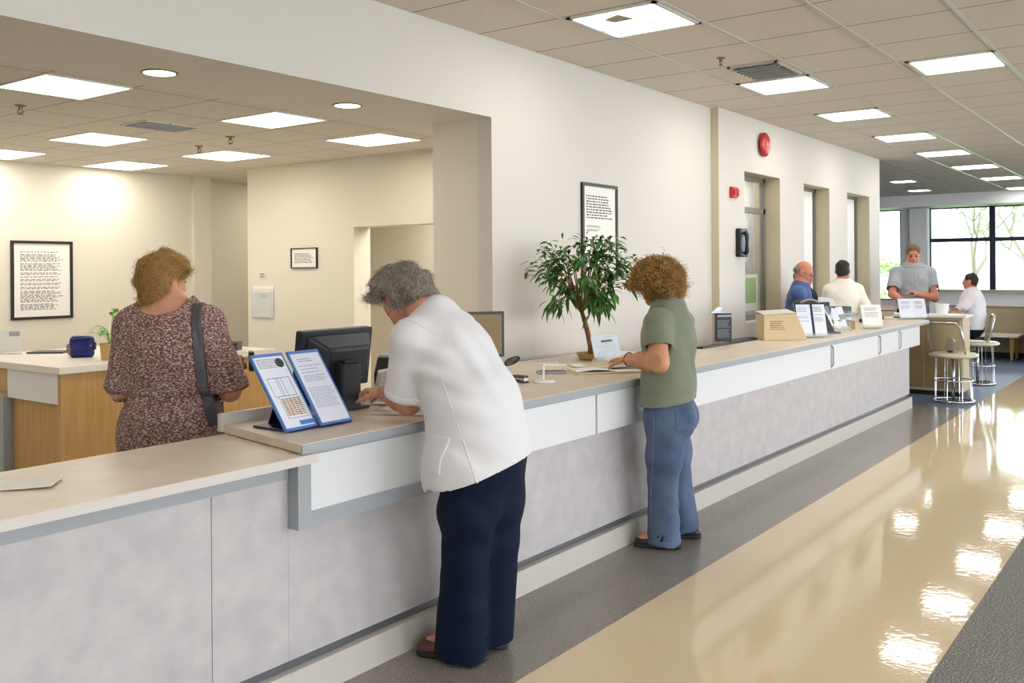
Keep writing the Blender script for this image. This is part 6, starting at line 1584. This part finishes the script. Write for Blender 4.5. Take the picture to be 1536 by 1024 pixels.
    H.ell(P(0.09, 0.01, -0.04), (0.04, 0.035, 0.05), A, 0.01, sub=True); H.ell(P(-0.09, 0.01, -0.04), (0.04, 0.035, 0.05), A, 0.01, sub=True)
    uv = np.array(u_); fv = np.array(f_)
    hair(root, H, M[hair_m + '_base'], M[hair_m], 900, 0.03, 0.0022, lambda R, N: -uv[None, :] * 0.5 - fv[None, :] * 0.5 + 0 * R, 0, 0, 0.15, 4, steps=5)
    return root, P
woman_white(); woman_green(); woman_knit()
# bald man in the blue pullover, looking down to the right
p = at(1194, 520, 10.12); pz = Vector((p.x, p.y, 0.90))
fb = RGT * 0.75 - FWD * 0.35
r_, P_ = simple_person('balding person in a blue pullover with glasses looking down behind the counter', pz, fb, 1.0, RGT * 0.80 - FWD * 0.42 + UP * -0.45, 'blue_cloth', 'long', 'navy_cloth', 'hair_gray', 'skin_ruddy',
    (pz + fb * 0.12 - FWD * 0.20 + UP * 0.22, pz + fb * 0.24 - FWD * 0.02 + UP * 0.24, pz + fb * 0.30 + FWD * 0.06 + UP * 0.24), (pz + fb * 0.10 + FWD * 0.18 + UP * 0.20, pz + fb * 0.24 + FWD * 0.14 + UP * 0.20, pz + fb * 0.28 + FWD * 0.08 + UP * 0.2), bald=True, girth=0.95, lean=tuple((fb * 0.06)[:2]))
gl = MB()
for q in (-1, 1): gl.tube([P_(0.031 * q + 0.02 * math.cos(a), 0.112, -0.002 + 0.016 * math.sin(a)) for a in [2 * PI * i / 16 for i in range(16)]], 0.002, 5, close=True); gl.tube([P_(0.051 * q, 0.11, 0), P_(0.078 * q, 0.0, 0)], 0.002, 5)
gl.tube([P_(-0.011, 0.112, 0), P_(0.011, 0.112, 0)], 0.002, 5); gl.build('glasses', M['dark_gray'], r_)
ld_ = MB().tube([P_(0.05, 0.02, -0.19), P_(0.06, 0.09, -0.30), P_(0.05, 0.12, -0.42)], 0.003, 5).build('lanyard', M['paper_cool'], r_)
# dark haired person half hidden behind him
p = at(1204, 520, 10.75); pz = Vector((p.x, p.y, 0.86)); fb = RGT * 0.5 - FWD * 0.8
simple_person('dark haired person mostly hidden behind the balding person in blue', pz, fb, 0.97, RGT * 0.7 - FWD * 0.6 + UP * -0.1, 'navy_cloth', 'long', 'navy_cloth', 'hair_dark', 'skin_ruddy',
    (pz + RGT * 0.16 + UP * 0.2, pz + fb * 0.2 + UP * 0.2, pz + fb * 0.3 + UP * 0.2), (pz - RGT * 0.16 + UP * 0.2, pz + fb * 0.2 - RGT * .1 + UP * 0.2, pz + fb * 0.3 - RGT * .1 + UP * 0.2), girth=0.8, hw=0.8)
# man in the cream pullover, back to the viewer
p = at(1266, 520, 11.5); pz = Vector((p.x, p.y, 0.90)); fb = FWD * 0.9 - RGT * 0.25
simple_person('dark haired person in a cream white pullover standing with back turned at the counter', pz, fb, 1.02, FWD * 0.85 + RGT * 0.35 + UP * -0.1, 'cream_cloth', 'long', 'navy_cloth', 'hair_dark', 'skin_ruddy',
    (pz - RGT * 0.24 + FWD * 0.05 + UP * 0.18, pz - RGT * 0.14 + FWD * 0.24 + UP * 0.2, pz - RGT * 0.06 + FWD * 0.3 + UP * 0.2), (pz + RGT * 0.235 - FWD * 0.10 + UP * 0.24, pz + RGT * 0.21 - FWD * 0.24 + UP * 0.135, pz + RGT * 0.19 - FWD * 0.34 + UP * 0.135), girth=1.12, hw=1.05, collar=False)
# man in the gray polo, facing the hall
p = at(1370, 520, 13.45); pz = Vector((p.x, p.y, 1.02)); fb = -FWD * 0.95 - RGT * 0.2
simple_person('person in a gray polo shirt with a white chest logo working at the far cabinet', pz, fb, 1.17, -FWD * 0.85 - RGT * 0.28 + UP * -0.30, 'gray_cloth', 'short', 'navy_cloth', 'hair_fair', 'skin_ruddy',
    (at(1402, 447, 13.30), at(1372, 440, 13.10), at(1362, 438, 13.06)), (at(1338, 441, 13.30), at(1352, 450, 13.08), at(1357, 462, 13.02)), girth=1.12, hw=1.06, collar=True)
# seated man in the white shirt
p = at(1458, 520, 13.45); pz = Vector((14.18, 2.60, 0.80)); fb = Vector((-0.25, 0.97, 0))
simple_person('seated person in a pale white shirt and navy trousers turned away under the end window', pz, fb, 0.92, -RGT * 0.72 + FWD * 0.66 + UP * 0.0, 'pale_cloth', 'short', 'navy_cloth', 'hair_dark', 'skin_ruddy',
    (at(1430, 474, 12.75), at(1420, 468, 12.9), at(1414, 464, 12.95)), (at(1462, 474, 13.25), at(1440, 470, 13.35), at(1432, 468, 13.4)), seated=True, girth=1.35, hw=1.1)
# ------------------------------------------------------------------ daylight and view
w = bpy.data.worlds.new('sky'); SC.world = w; w.use_nodes = True
nt = w.node_tree; bg = nt.nodes['Background']
bg.inputs['Color'].default_value = (0.89, 0.945, 1.0, 1); bg.inputs['Strength'].default_value = 10.5
SC.view_settings.view_transform = 'Standard'; SC.view_settings.look = 'None'
SC.view_settings.gamma = 1.0; SC.view_settings.use_curve_mapping = False
SC.view_settings.exposure = 0.16
SC.cycles.use_denoising = True
SC.cycles.max_bounces = 8; SC.cycles.diffuse_bounces = 5; SC.cycles.glossy_bounces = 4; SC.cycles.transmission_bounces = 6
SC.cycles.caustics_reflective = False; SC.cycles.caustics_refractive = False
SC.cycles.sample_clamp_indirect = 6.0
